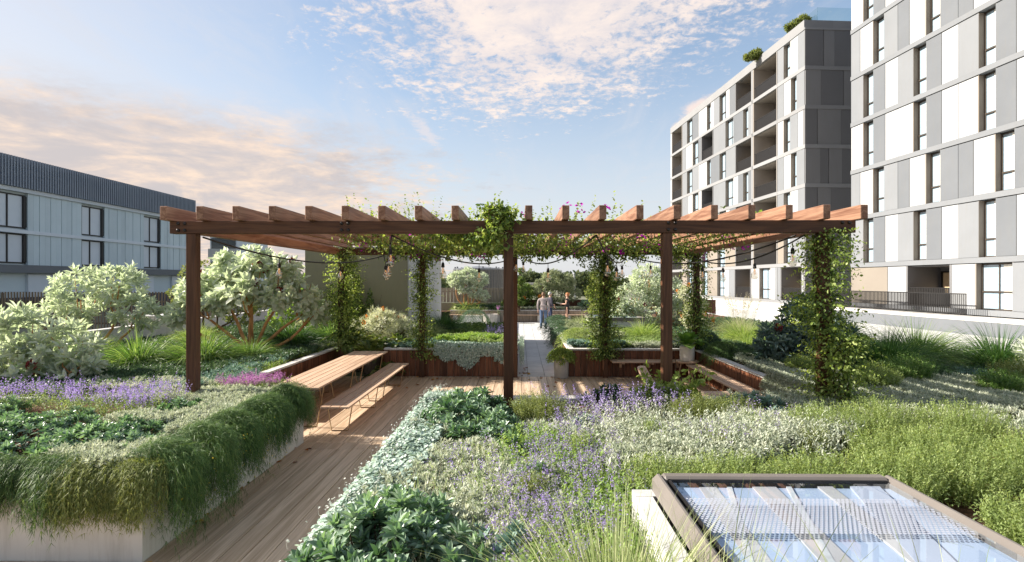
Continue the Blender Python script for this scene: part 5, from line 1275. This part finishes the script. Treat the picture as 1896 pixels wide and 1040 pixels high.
# ferns
def fern(label, x, y, z, n, L, mat='fern', W=.045, up_=1.0, group=None, name='fern'):
    t = thing(name, label, 'fern', (x, y, z), 0, group); lf = Leafy()
    for i in range(n):
        a = i * 2.4 + rng.random() * .4; e = .25 + .95 * (i / n) + rng.normal() * .06
        d = np.array([math.sin(e) * math.cos(a), math.sin(e) * math.sin(a), math.cos(e) * up_]); d /= np.linalg.norm(d); l = L * (.8 + .4 * rng.random()); k = 20
        tt = np.linspace(.15, 1, k); c = d[None] * (l * tt)[:, None] + np.array([0, 0, -.55 * l])[None] * (tt ** 2.4)[:, None]
        sd = np.cross(d, [0, 0, 1.0]); sd /= np.linalg.norm(sd); T = nrm(d[None] + np.array([0, 0, -1.2])[None] * (tt ** 1.4)[:, None]); ln = .16 * L * np.sin(tt * 2.7 + .25).clip(.15, 1) * 1.3
        for s in (-1, 1): lf.leaves(c, nrm(s * sd[None] + T * .6), nrm(np.cross(T, sd[None] * s) * s + np.array([0, 0, .8])), ln, W * .6, 'q', np.full(k, np.clip(.5 + .3 * rng.normal(), 0, 1)))
        lf.blades(np.zeros((1, 3)), d[None], l, .008, .55, 6)
    lf.build('fronds', LM[mat], t); return t
fern('large arching fern in the dark pot behind the table end', -3.95, 14.25, .48, 26, 1.05)
fern('tall fern left of the fern pot against the ivy post', -4.45, 14.0, .75, 24, 1.1)
fern('low fern hanging beside the table end under the planter wall', -3.35, 13.45, .1, 18, .62)
fern('fern rising behind the back planter wall corner', -3.25, 14.4, .64, 22, .75)
# banksia bush
tree('round cream-green banksia bush dotted with orange flower cones, centre left', (-3.95, 15.65, .70), [(-.6, -.1, .30, .42), (0, -.2, .50, .5), (.6, -.1, .30, .45), (-.2, .2, .65, .4), (.25, .2, .55, .42), (-1.0, 0, .12, .3), (1.0, 0, .1, .3)], 620, .17, .02, 'banksia', 'darkbark', .03, 15, ('orange', 14, .05, .13), cat='shrub', name='shrub', tpl='q', limbs=4)
# back left bed fill
simple_mat('green_groundcover', [('e', -1.1, 15.3, 1.1, .7), ('e', -.8, 14.4, .6, .35)], 1300, .88, .07, .034, 'catmint', seed=1., amp=.07)
simple_mat('green_groundcover', [('e', -1.3, 15.0, .9, .6)], 700, .90, .07, .036, 'limeb', seed=4., amp=.07)
simple_mat('blue_groundcover', [('e', -2.9, 14.3, .6, .35), ('e', -2.2, 15.0, .8, .6)], 2000, .80, .05, .02, 'bluegc')
simple_mat('green_groundcover', [(-3.3, -.3, 14.2, 22)], 2600, .74, .07, .035, 'vine')
lavender('back_lavender', [('e', -.6, 16.0, .5, .5)], 130, .3, .25, 3, 2.0, fsize=.02)
def trail_wall():
    t = thing('trailing_plant', 'silver dichondra cascading over the back planter wall right of the table', 'plant', (-1.2, 13.9, .72)); lf = Leafy()
    n = 330; x = -1.15 + (rng.random(n) - .5) * 2.1; dep = .18 + .30 * np.exp(-((x + 1.45) / .25) ** 2) + .12 * (np.sin(x * 9) > .3) + .10 * rng.random(n) + .12 * np.exp(-((x + .35) / .2) ** 2)
    for j in range(22):
        u = j / 21; m = dep * 1.0 * u
        P = np.stack([x + .03 * np.sin(j * .5 + x * 40) + rng.normal(size=n) * .012, 13.93 - np.minimum(u * 6, 1) * .14 - rng.random(n) * .06, .80 - m + .03 * rng.random(n)], 1); A = nrm(np.stack([rng.normal(size=n) * .4, -np.ones(n), rng.normal(size=n) * .4 + .5], 1))
        kp = rng.random(n) < .8; P, A = P[kp], A[kp]; lf.leaves(P, nrm(np.cross(A, rdir(len(P)))), A, .034, .034, 'r')
    n = 2600; P = np.stack([-1.15 + (rng.random(n) - .5) * 2.2, 13.9 + rng.random(n) * .35, .78 + .08 * rng.random(n)], 1); A = up(n, .5); lf.leaves(P, nrm(np.cross(A, rdir(n))), A, .034, .034, 'r')
    n = 900; P = np.stack([-.03 + rng.random(n) * .12, 14.0 + rng.random(n) * 1.8, .85 - rng.random(n) ** 1.2 * .6], 1); A = nrm(np.stack([np.ones(n), -np.ones(n) * .4, rng.normal(size=n) * .4 + .4], 1)); lf.leaves(P, nrm(np.cross(A, rdir(n))), A, .034, .034, 'r')
    lf.build('foliage', LM['dich'], t, (-1.2, 13.9, .72))
trail_wall()
tussock('dark green grass tussock against the pale grey wall end', -2.7, 19.0, .64, .6, 1.25, 1600, 'dgrass', .009, .5, .9)
tussock('pale feathery grass in front of the grey wall end', -2.9, 17.4, .64, .4, .9, 500, 'pgrass', .007, .5, .8)
def mound(label, x, y, z, rx, ry, h, n, mat, L=.06, W=.008, group=None, trailing=.6, name='mounding_shrub'):
    t = thing(name, label, 'shrub', (x, y, z), 0, group); a = rng.random(n) * 2 * PI; q = np.sqrt(rng.random(n)) * .98; wob = 1 + .12 * np.sin(a * 4 + x) + .08 * np.sin(a * 9)
    P = np.stack([q * rx * np.cos(a) * wob, q * ry * np.sin(a) * wob, h * np.sqrt(np.maximum(0, 1 - q ** 2)) + .05 * np.sin(a * 5) * q], 1)
    D = nrm(np.stack([np.cos(a) * q * 1.2, np.sin(a) * q * 1.2, 1.0 - trailing * q * 1.6], 1) + rng.normal(size=(n, 3)) * .25); lf = Leafy(); lf.sprigs(P - D * .05, D, .16, 7, L, W, .5, .5, 'q', .3); lf.build('foliage', LM[mat], t); return t
MG = 'trailing mounds edging the stone path'
mound('rounded blue-green mound beside the stone block left of the far terrace', -2.25, 26.2, 0, .85, .9, 1.05, 1500, 'darkgc')
mound('dark blue-green trailing mound at the far end of the path hedge', 1.45, 21.4, .35, .60, 1.1, .72, 1300, 'darkgc', group=MG)
mound('dark green trailing mound in the middle of the path hedge', 1.42, 19.3, .35, .52, 1.1, .66, 1300, 'darkgc', group=MG)
mound('dark green trailing mound in the path hedge nearer the deck', 1.35, 17.4, .30, .42, 1.0, .62, 1200, 'darkgc', group=MG)
mound('bright lime rounded mound beside the path entrance', 1.62, 15.6, .45, .50, 1.1, .60, 1500, 'lime', group=MG)
mound('small round box shrub growing in the grey concrete pot', 1.03, 13.72, .36, .27, .26, .36, 900, 'vinel', .035, .022, name='box_shrub', trailing=.15)
simple_mat('pale_groundcover', [('e', 2.2, 16.2, .7, 1.4), ('e', 2.0, 19, .6, 2)], 3000, .92, .05, .03, 'olivetree', seed=1.)
simple_mat('green_groundcover', [('e', 3.0, 14.7, 1.3, .5), ('e', 3.4, 16, 1.0, 1.0)], 2400, .80, .06, .03, 'catmint', seed=6.)
simple_mat('blue_groundcover', [('e', 2.4, 14.3, .35, .25), ('e', 1.6, 14.4, .3, .3)], 1400, .82, .06, .022, 'bluegc')
simple_mat('silver_groundcover', [('e', 3.5, 14.3, .6, .3)], 900, .80, .05, .015, 'silver')
simple_mat('green_groundcover', [(1.4, 4.4, 14.2, 22.2)], 2500, .70, .07, .035, 'vine')
tussock('wide pale green fountain grass right of the path behind the planter', 3.7, 16.4, .64, .7, 1.25, 1700, 'grass', .009, .6, 1.1)
tussock('soft pale grass tussock behind the path hedge', 2.3, 20.2, .64, .6, 1.05, 1200, 'pgrass', .008, .6, 1.0)
tussock('soft pale grass tussock beside the distant skylight', 2.6, 22.6, .3, .7, 1.1, 1100, 'pgrass', .009, .6, 1.0)
tree('large pale olive-leaved tree left of the third front post', (5.1, 21.5, .5), [(-.7, 0, 1.3, .7), (0, .1, 2.0, .7), (.7, 0, 1.5, .75), (-.9, 0, .5, .6), (.2, -.2, .8, .7), (1.3, 0, .8, .6), (-1.3, 0, .9, .5)], 900, .19, .05, 'protea', 'bark', .06, 8, ('cone', 4, .08, .15))
tree('yellow and green leaved shrub left of the ivy-covered right-centre post', (3.65, 24.5, .2), [(0, 0, 2.3, .55), (-.25, 0, 1.7, .5), (.3, 0, 1.5, .5), (-.1, 0, 1.0, .5)], 520, .12, .06, 'olive', 'darkbark', .05, 7)
tree('tall shrub with orange flowers behind the white potted plant', (6.2, 19.5, .5), [(0, 0, .6, .45), (.1, 0, 1.1, .4), (-.2, 0, 1.5, .35), (.3, 0, .3, .4)], 420, .12, .03, 'banksia', 'darkbark', .03, 8, ('orange', 11, .07, .14), cat='shrub', name='shrub')
# potted broad leaves
def broadleaf(label, x, y, z, n, L, W, mat='bigleaf', elev=(.2, 1.3)):
    t = thing('potted_plant', label, 'plant', (x, y, z)); lf = Leafy()
    for i in range(n):
        a = i * 2.4; e = elev[0] + (elev[1] - elev[0]) * i / n; d = np.array([math.sin(e) * math.cos(a), math.sin(e) * math.sin(a), math.cos(e)]); l = L * (.8 + .3 * rng.random())
        sd = np.cross(d, [0, 0, 1.0]); sd /= np.linalg.norm(sd); segs = 6; tv = []
        for j in range(segs + 1):
            u = j / segs; c = d * l * (.25 + .75 * u) + np.array([0, 0, -.35 * l * u ** 2]); w = W * math.sin(min(1, u * .93 + .07) * PI) ** .7 * .5
            tv += [c - sd * w + np.array([0, 0, .25 * w]), c, c + sd * w + np.array([0, 0, .25 * w])]
        V = np.array(tv); F = []
        for j in range(segs):
            for q in (0, 1): F.append((3 * j + q, 3 * j + q + 1, 3 * j + q + 4, 3 * j + q + 3))
        lf.V.append(V); lf.F.append(np.array(F) + lf.n); lf.T.append(np.full(len(V), np.clip(.5 + .25 * rng.normal(), 0, 1))); lf.n += len(V)
        lf.blades(np.zeros((1, 3)), d[None], l * .5, .012, 0, 2)
    lf.build('leaves', LM[mat], t); return t
broadleaf('broad-leaved green plant growing in the white pot on the stand', 4.06, 13.25, .82, 17, .62, .30)
lavender('potted_pink', [('e', -1.78, 31.6, .46, .4)], 240, .40, .22, 3, 2.5, 'pink', .035, 10, zb=.42)
# far planter
simple_mat('far_groundcover', [(-4.0, 9, 32.45, 32.9)], 1700, .84, .11, .05, 'banksia')
simple_mat('far_groundcover', [(-3.9, -1.6, 32.5, 33.0)], 900, .92, .12, .05, 'darkgc')
for i, (x, m, h, l) in enumerate([(-3.4, 'grass', 1.1, 'bright grass tussock in the far planter in front of the fence, left'), (-2.6, 'grass', .9, 'lime grass tussock in the middle of the far planter'), (-1.5, 'dgrass', .95, 'dark green grass tussock in the far planter right part'), (-.7, 'dgrass', .9, 'dark green grass tussock in the far planter beside the centre post')]):
    tussock(l, x, 32.8, .66, .7, h, 700, m, .018, .6, 1.1, 'grass tussocks in the far planter')
FT = 'small silver trees in the far planter'
tree('small silver-leaved tree on a pale stem in front of the water tank', (-3.3, 32.7, .66), [(-.6, 0, 1.9, .55), (.1, 0, 2.1, .6), (.8, 0, 1.9, .55), (.5, 0, 1.2, .5), (-.2, 0, 1.5, .5), (1.0, 0, .9, .4)], 560, .2, .06, 'protea', 'bark', .06, 8, group=FT)
tree('olive-leaved tree behind the talking people', (2.0, 33.0, .66), [(-.7, 0, 1.4, .6), (0, 0, 1.9, .7), (.7, 0, 1.7, .65), (1.2, 0, 1.0, .5), (-.5, 0, .7, .5), (.3, 0, .9, .6)], 800, .16, .05, 'olivetree', 'darkbark', .06, 8)
tree('dark shrub with orange flowers behind the men', (.2, 33.0, .66), [(-.6, 0, 1.0, .6), (0, 0, 1.2, .6), (.5, 0, .7, .6), (-.9, 0, .4, .5)], 500, .14, .05, 'vine', 'darkbark', .05, 8, ('orange', 5, .1, .2), cat='shrub', name='shrub')
tree('slender green conifer-like shrub just right of the centre post', (-.1, 31.9, .66), [(0, 0, .6, .35), (.05, 0, 1.2, .32), (.1, 0, 1.8, .26), (.12, 0, 2.4, .18)], 360, .12, .05, 'vine', 'darkbark', .04, 7, cat='shrub', name='shrub')
for x, l in ((4.2, 'green leafy shrub in the far planter before the rust panel'), (5.3, 'second leafy shrub in the far planter further right')):
    tree(l, (x, 32.75, .66), [(-.3, 0, .3, .35), (.2, 0, .4, .35)], 160, .2, .08, 'rosette', 'darkbark', .03, 8, cat='shrub', name='shrub')
# distant tree belt
lf = Leafy(); n = 26000
a = rng.random(n); x = (a - .5) * 420; yb = 150 + 70 * rng.random(n); hh = 3.4 + 1.4 * np.sin(x * .11) + 1.0 * np.sin(x * .29 + 1) + .6 * np.sin(x * .8); z = rng.random(n) ** .6 * np.maximum(1.5, hh)
lf.leaves(np.stack([x, yb, z], 1), rdir(n), rdir(n), 1.5, 1.2, 'l'); stuff('distant_trees', lf, LM['fartree'])
for i, (x, y, h, l) in enumerate([(2.2, 95, 2.9, 'rounded dark distant tree beyond the terrace behind the men'), (10.5, 90, 2.6, 'distant dark tree right of the leaning pole'), (14.5, 92, 2.2, 'distant low tree behind the ivy-covered post')]):
    tree(l, (x, y, 0), [(-2, 0, h - .9, 1.3), (0, 0, h - .4, 1.5), (2, 0, h - .9, 1.3), (0, 0, .8, 1.6)], 420, .9, .6, 'fartree', 'darkbark', .2, 5, group='distant trees beyond the terrace')

# right beds ----------------------------------------------------------------------
simple_mat('dark_groundcover', [(4.65, 10.4, 8.15, 11.2)], 4200, .72, .07, .024, 'bluegc', seed=11., amp=.02)
simple_mat('silver_groundcover', [('e', 5.2, 9.2, .65, 1.3), ('e', 6.2, 8.6, 1.0, 1.0), ('e', 4.9, 10.8, .35, 1.2), ('e', 7.5, 8.5, 1.2, .9)], 7500, .80, .065, .020, 'silver', seed=7., amp=.02)
def spill():
    n = 3000; y = 8.2 + rng.random(n) * 1.6; u = rng.random(n); lf = Leafy(); P = np.stack([4.55 - u * .25, y, .82 - np.maximum(0, u - .4) * .5 + rng.normal(size=n) * .03], 1)
    lf.rosettes(P, nrm(np.stack([-.5 * np.ones(n), rng.normal(size=n) * .3, np.ones(n)], 1)), 5, .045, .015, .3, 1.3, 'q'); stuff('silver_groundcover', lf, LM['silver'])
spill()
simple_mat('dark_groundcover', [('e', 5.6, 11.8, .9, 1.2), ('e', 5.2, 13.8, .7, 1.4), ('e', 7.0, 10.6, 1.2, 1.0)], 4600, .80, .07, .024, 'darkgc', seed=8.)
simple_mat('dark_groundcover', [(4.7, 10.5, 9, 26)], 5200, .70, .09, .03, 'darkgc', seed=8.)
simple_mat('silver_groundcover', [(3.0, 8.5, 7.1, 7.95)], 1800, .82, .055, .016, 'silver', seed=9.)
mound('fine green mounding shrub hanging over the right planter corner by the bench', 4.75, 12.7, .45, .42, .55, .55, 1500, 'trail', .05, .007, name='fine_shrub')
mound('dark green mounding shrub behind the plant stand', 4.7, 14.3, .45, .55, .55, .75, 1400, 'darkgc', .05, .02, name='fine_shrub')
tussock('feathery green grass between the ivy post and the blue protea', 6.5, 15.8, .64, .7, 1.15, 1500, 'grass', .009, .55, 1.0, feather=90)
tussock('second feathery grass clump behind, nearer the podium wall', 7.2, 18.0, .64, .7, 1.2, 1100, 'pgrass', .009, .55, .9, feather=90)
tussock('bright grass clump in front of the feathery grass', 6.0, 14.4, .64, .6, .75, 1100, 'grass', .008, .55, 1.0)
G2 = 'large green grasses beyond the ivy-clad right post'
tussock('tall green grass right of the ivy-clad right post', 7.1, 10.6, .64, .8, 1.45, 2200, 'dgrass', .011, .5, .9, G2)
tussock('green grass clump at the right edge in front of the podium wall', 8.4, 11.6, .64, .8, 1.5, 2000, 'mgrass', .011, .5, .95, G2)
tussock('grass clump further right beyond the photo frame edge', 9.6, 11.0, .64, .8, 1.45, 1700, 'dgrass', .011, .5, .95, G2)
tussock('grass clump behind the first tall grass on the right', 8.0, 14.0, .64, .8, 1.5, 1700, 'dgrass', .011, .5, .95, G2)
tree('dark blue-green protea shrub with deep red cones right of the bench', (6.0, 11.3, .64), [(-.7, 0, .55, .42), (-.2, .1, .95, .45), (.3, 0, .75, .45), (.75, .1, .5, .42), (0, -.2, .45, .5), (.1, .2, 1.25, .28), (-.5, -.1, .2, .35), (.6, -.1, .1, .35)], 430, .20, .062, 'bprotea', 'darkbark', .04, 10, ('cone', 3, .08, .15), cat='shrub')
for a_ in [('olive-green fine shrub right of the creeper at the front right post', 5.6, 8.6, .42, .55, 'lime'), ('dark fine shrub between the creeper and the tall grasses', 6.6, 9.3, .5, .62, 'mgrass'), ('olive fine shrub at the right edge of the silver bed', 8.0, 8.8, .5, .6, 'olive'), ('dark fine shrub in the middle of the right silver bed', 7.3, 8.3, .42, .5, 'mgrass'), ('low lime shrub behind the near end of the right planter wall', 5.25, 10.2, .35, .45, 'lime')]:
    wisp_shrub(a_[0], a_[1], a_[2], a_[3], a_[3], a_[4], 380, a_[5], L=.035, W=.013)
tree('pale shrub in the right bed beyond the tall grasses', (9.3, 9.2, .64), [(-.4, 0, .5, .45), (.3, 0, .6, .45), (0, .1, .3, .5)], 240, .15, .05, 'protea', 'darkbark', .03, 8, cat='shrub')

# ---------------------------------------------------------------- vines
def vine_post(label, x, y, z0, z1, r0, n, mats=('vine', 'vinel'), prof=None, seed=0, sprig_n=30, frac=.35, lsz=.055):
    t = thing('climbing_vine', label, 'climbing plant', (x, y, z0), 0, 'climbing vines on the pergola posts'); H = z1 - z0
    kc = int(H * 22); cu = rng.random(kc); ca = rng.random(kc) * 2 * PI; cr = .06 + r0 * rng.random(kc) ** .8 * (prof(cu) if prof else 1)
    for mi, mname in enumerate(mats):
        m = int(n * (frac if mi else 1 - frac)); ci = rng.integers(0, kc, m); g = rng.normal(size=(m, 3)) * np.array([.085, .085, .12])
        P = np.stack([cr[ci] * np.cos(ca[ci]), cr[ci] * np.sin(ca[ci]), cu[ci] * H], 1) + g * (1 if mi == 0 else 1.15); P[:, 2] = np.clip(P[:, 2], 0, H + .05)
        core = rng.random(m) < .22; aa = rng.random(m) * 2 * PI
        P[core] = np.stack([.11 * np.cos(aa[core]), .11 * np.sin(aa[core]), rng.random(core.sum()) * H], 1); a = np.arctan2(P[:, 1], P[:, 0])
        D = nrm(np.stack([np.cos(a), np.sin(a), rng.normal(size=m) * .7 - .3], 1) + rng.normal(size=(m, 3)) * .5)
        lf = Leafy(); lf.leaves(P, D, nrm(np.stack([np.cos(a) * .4, np.sin(a) * .4, np.full(m, .9)], 1) + rng.normal(size=(m, 3)) * .3), .8 * lsz + .5 * lsz * rng.random(m), lsz * .62, 'l')
        if mi:
            k = sprig_n; u = rng.random(k); a = rng.random(k) * 2 * PI; P = np.stack([r0 * .6 * np.cos(a), r0 * .6 * np.sin(a), u * H], 1)
            lf.sprigs(P, nrm(np.stack([np.cos(a), np.sin(a), rng.random(k) * .9 - .1], 1)), .22 + .25 * rng.random(k), 9, .05, .03, .35, .9, 'l')
        lf.build('foliage', LM[mname], t)
    for k in range(5):
        pts = [((.085 + .01 * k) * math.cos(k * 1.3 + q * .8), (.085 + .01 * k) * math.sin(k * 1.3 + q * .8), H * q / 9) for q in range(10)]
        MB().tube(pts, .009, 5).build('stem', M['darkbark'], t, smooth=True)
    return t
vine_post('thick light-green vine wrapping the back left post above the ferns', -4.55, 13.8, .7, 3.25, .40, 5200, prof=lambda u: .75 + .5 * np.abs(u - .35), seed=1, sprig_n=80, frac=.5)
vine_post('narrow vine on the second back post, right of the banksia bush', -2.52, 13.77, .5, 3.1, .24, 3000, prof=lambda u: .7 + .5 * (1 - u) * .8, seed=2, sprig_n=40)
vine_post('dense dark ivy column on the back post right of the path', 2.15, 13.77, .5, 3.1, .40, 7500, prof=lambda u: .6 + .55 * np.sin(u * PI), seed=3.4, sprig_n=30, frac=.2)
vine_post('loose vine on the rightmost back post behind the plant stand', 4.45, 13.77, .8, 3.2, .26, 3000, prof=lambda u: .7 + .4 * u, seed=4, sprig_n=40)
vine_post('bushy light-green vine climbing the front right post', 4.22, 7.62, 1.75, 3.1, .36, 3900, ('vine', 'vinel'), lambda u: .6 + .5 * np.sin(u * PI), 5, 60, .45, .045)
vine_post('leafy yellow-green creeper around the base of the front right post', 4.36, 7.45, .62, 1.65, .32, 4200, ('vine', 'vinel'), lambda u: 1.1 - .45 * u, 6.2, 36, .6, .045)
tw = thing('climbing_shrub', 'leafy climber scrambling around the foot of the third front post', 'climbing plant', (2.05, 7.55, .62))
n = 3600; a = rng.random(n) * 2 * PI; q = np.sqrt(rng.random(n)); P = np.stack([q * .50 * np.cos(a) - .05, q * .3 * np.sin(a), .10 + .34 * rng.random(n) * (1 - .5 * q)], 1); lf = Leafy()
lf.leaves(P, nrm(rdir(n) + np.array([0, 0, .2])), up(n, .6), .07, .04, 'l'); k = 40; a = rng.random(k) * 2 * PI
lf.sprigs(np.stack([.1 * np.cos(a), .1 * np.sin(a), np.full(k, .2)], 1), nrm(np.stack([np.cos(a) * .8 + .15, np.sin(a) * .5, np.ones(k)], 1)), .35 + .5 * rng.random(k), 9, .075, .042, .3, .9, 'l'); lf.build('foliage', LM['vinel'], tw)
MB().tube([(0, 0, 0), (.1, -.03, .3), (.12, .05, .75)], [.012, .009, .005], 5).build('stem', M['darkbark'], tw)
def roof_vine():
    t = thing('bougainvillea', 'bougainvillea with magenta flowers covering the middle of the pergola roof', 'climbing plant', (0, 12, 3.3))
    n = 24000; x = rng.random(n) * 8.2 - 3.5; y = rng.random(n) ** .75 * 5.2 + 8.9
    dens = np.where(x < 2.2, 1.0, .75) * (1 - .6 * (y < 10.5) * (x > 1.0)) * (1 - .5 * (x < -2.3) * (y < 10.5)); edge = .5 + .5 * np.sin(x * 2.3 + y * 1.7) * np.sin(y * 2.9 - x); edge2 = np.sin(x * 6.1 + np.sin(y * 3.3) * 1.5) * np.sin(y * 5.2 + x * 1.3); keep = rng.random(n) < dens * (.15 + .85 * edge) * (.45 + .9 * (edge2 > -.1))
    x, y = x[keep], y[keep]; n = len(x); z = 3.33 + rng.normal(size=n) * .12 - .10 * (y > 13) + .02
    P = np.stack([x, y, z], 1)
    # drape over the back beam
    m = 6500; xb = rng.random(m) * 8.0 - 3.4; P2 = np.stack([xb, 13.55 + rng.random(m) * .5, 3.38 - rng.random(m) * np.clip(.30 + .12 * np.sin(xb * 5) + .10 * np.sin(xb * 13) + .08 * np.sin(xb * 29), .02, 1)], 1)
    # arm hanging over the front beam
    m2 = 1250; u = rng.random(m2); P3 = np.stack([-.36 + rng.normal(size=m2) * .085 * (1 + .6 * u), 7.38 + rng.random(m2) * 1.6 * (u < .5) + rng.normal(size=m2) * .05, np.where(u < .5, 3.40 + rng.normal(size=m2) * .06, 3.5 - (u - .5) * 1.25)], 1)
    P3[:, 0] += np.where(u > .5, .12 * np.sin(u * 12), 0)
    m3 = 3600; P4 = np.stack([-.75 + rng.normal(size=m3) * .35, 8.3 + rng.random(m3) * 1.5, 3.2 + rng.normal(size=m3) * .10], 1)
    PP = np.concatenate([P, P2, P3, P4]); k = len(PP); lf = Leafy(); half = rng.random(k) < .55
    for msk, mn in ((half, 'vine'), (~half, 'vinel')):
        Q = PP[msk]; lf = Leafy(); lf.leaves(Q, nrm(rdir(len(Q)) + np.array([0, 0, -.3])), up(len(Q), .7), .06 + .025 * rng.random(len(Q)), .042, 'l')
        if mn == 'vinel':
            s = 95; xs = rng.random(s) * 5.4 - 3.0; P5 = np.stack([xs, 8.9 + rng.random(s) * 3, np.full(s, 3.4)], 1); lf.sprigs(P5, up(s, .28),   .25 + .38 * rng.random(s) ** 2, 12, .05, .036, .05, .9, 'l')
            s = 34; P5 = np.stack([-2.6 + rng.normal(size=s) * .4, 9.6 + rng.random(s), np.full(s, 3.4)], 1); lf.sprigs(P5, up(s, .35), .35 + .4 * rng.random(s), 12, .05, .036, .05, .9, 'l')
            s = 9; P5 = np.stack([-.35 + rng.normal(size=s) * .10, 7.8 + rng.random(s) * .8, np.full(s, 3.4)], 1); lf.sprigs(P5, up(s, .25), .15 + .25 * rng.random(s), 10, .045, .034, .05, .9, 'l')
        lf.build('foliage', LM[mn], t, (0, 12, 3.3))
    c = 85; ii = rng.choice(k - m2 - m3, c, replace=False); C0 = PP[ii] + np.array([0, -.08, -.03]); f = Leafy()
    for j in range(9):
        f.rosettes(C0 + rng.normal(size=(c, 3)) * .055, rdir(c), 3, .045, .04, .5, .9, 'l')
    s = 7; P5 = np.stack([rng.random(s) * 3.2 - .7, 8.8 + rng.random(s) * 1.2, 3.52 + .2 * rng.random(s)], 1)
    for j in range(7): f.rosettes(P5 + rng.normal(size=(s, 3)) * .05, rdir(s), 3, .045, .04, .5, .9, 'l')
    f.build('flowers', LM['magenta'], t, (0, 12, 3.3))
    for k in range(9):
        x = -3.3 + k * .9; MB().tube([(x, 1.6, 0.03), (x + .5, .4, .07), (x + .3, -.9, .03), (x + .9, -2.2, .08)], [.02, .016, .012, .006], 6).build('stem', M['darkbark'], t, smooth=True)
roof_vine()
# roof garden on the apartments
tree('autumn-tinted shrub rising from the apartment roof terrace corner', (22.6 , 44.5, 22.7), [(-.1, 0, .7, .45), (.5, 0, 1.0, .5), (1.0, .3, .6, .4), (-.7, 0, .5, .3)], 300, .24, .10, 'olive', 'darkbark', .08, 6)
tree('round green-gold shrub behind the apartment parapet', (21.0, 49.0, 22.4), [(-.4, 0, .2, .45), (.2, 0, .5, .5), (.8, .4, .3, .45)], 300, .24, .10, 'olive', 'darkbark', .08, 6)
broadleaf('bright green potted palm on an apartment balcony', 20.6, 47.1, 5.7 + 2.0, 16, 1.4, .3, 'limeb')

# fallen leaves on the deck
cnt = 0
leafcols = LM['litter']
lfs = []
for k in range(6):
    f = Leafy(); f.leaves(np.zeros((1, 3)), np.array([[1., 0, 0]]), np.array([[0, 0, 1.]]), .07, .045, 'l', np.array([k / 5])); o = f.build('fallen_leaf', leafcols); lfs.append(o.data); bpy.data.objects.remove(o)
FLp = []
for _ in range(26): FLp.append((random.uniform(-3.3, 1.2), random.uniform(13.3, 13.78)))
for _ in range(16): FLp.append((-3.28 + random.random() ** 2 * .5, random.uniform(3.0, 7.9)))
for _ in range(18): FLp.append((random.uniform(-2.9, .9), random.uniform(8.5, 13.3)))
for _ in range(14): FLp.append((random.uniform(-.05, .3), random.uniform(13.9, 15.6)))
for i, (x, y) in enumerate(FLp):
    o = put('fallen_leaf', lfs[i % 6], None, (x, y, .012), (random.uniform(-.2, .2), random.uniform(-.2, .2), random.uniform(0, 6.28)))
    s = random.uniform(1.0, 1.55); o.scale = (s, s, s)
    lab = ('dry fallen leaf on the deck at the foot of the back planter wall', 'fallen leaves along the back planter wall') if i < 26 else ('dry fallen leaf on the walkway boards near the white planter', 'fallen leaves on the walkway') if i < 42 else ('dry fallen leaf on the open deck in the middle', 'fallen leaves in the middle of the deck') if i < 60 else ('dark fallen leaf on the stone path slabs', 'fallen leaves on the stone path')
    tag(o, lab[0], 'leaf', lab[1])
print('leaf tris', Leafy.total, 'objects', len(bpy.data.objects))
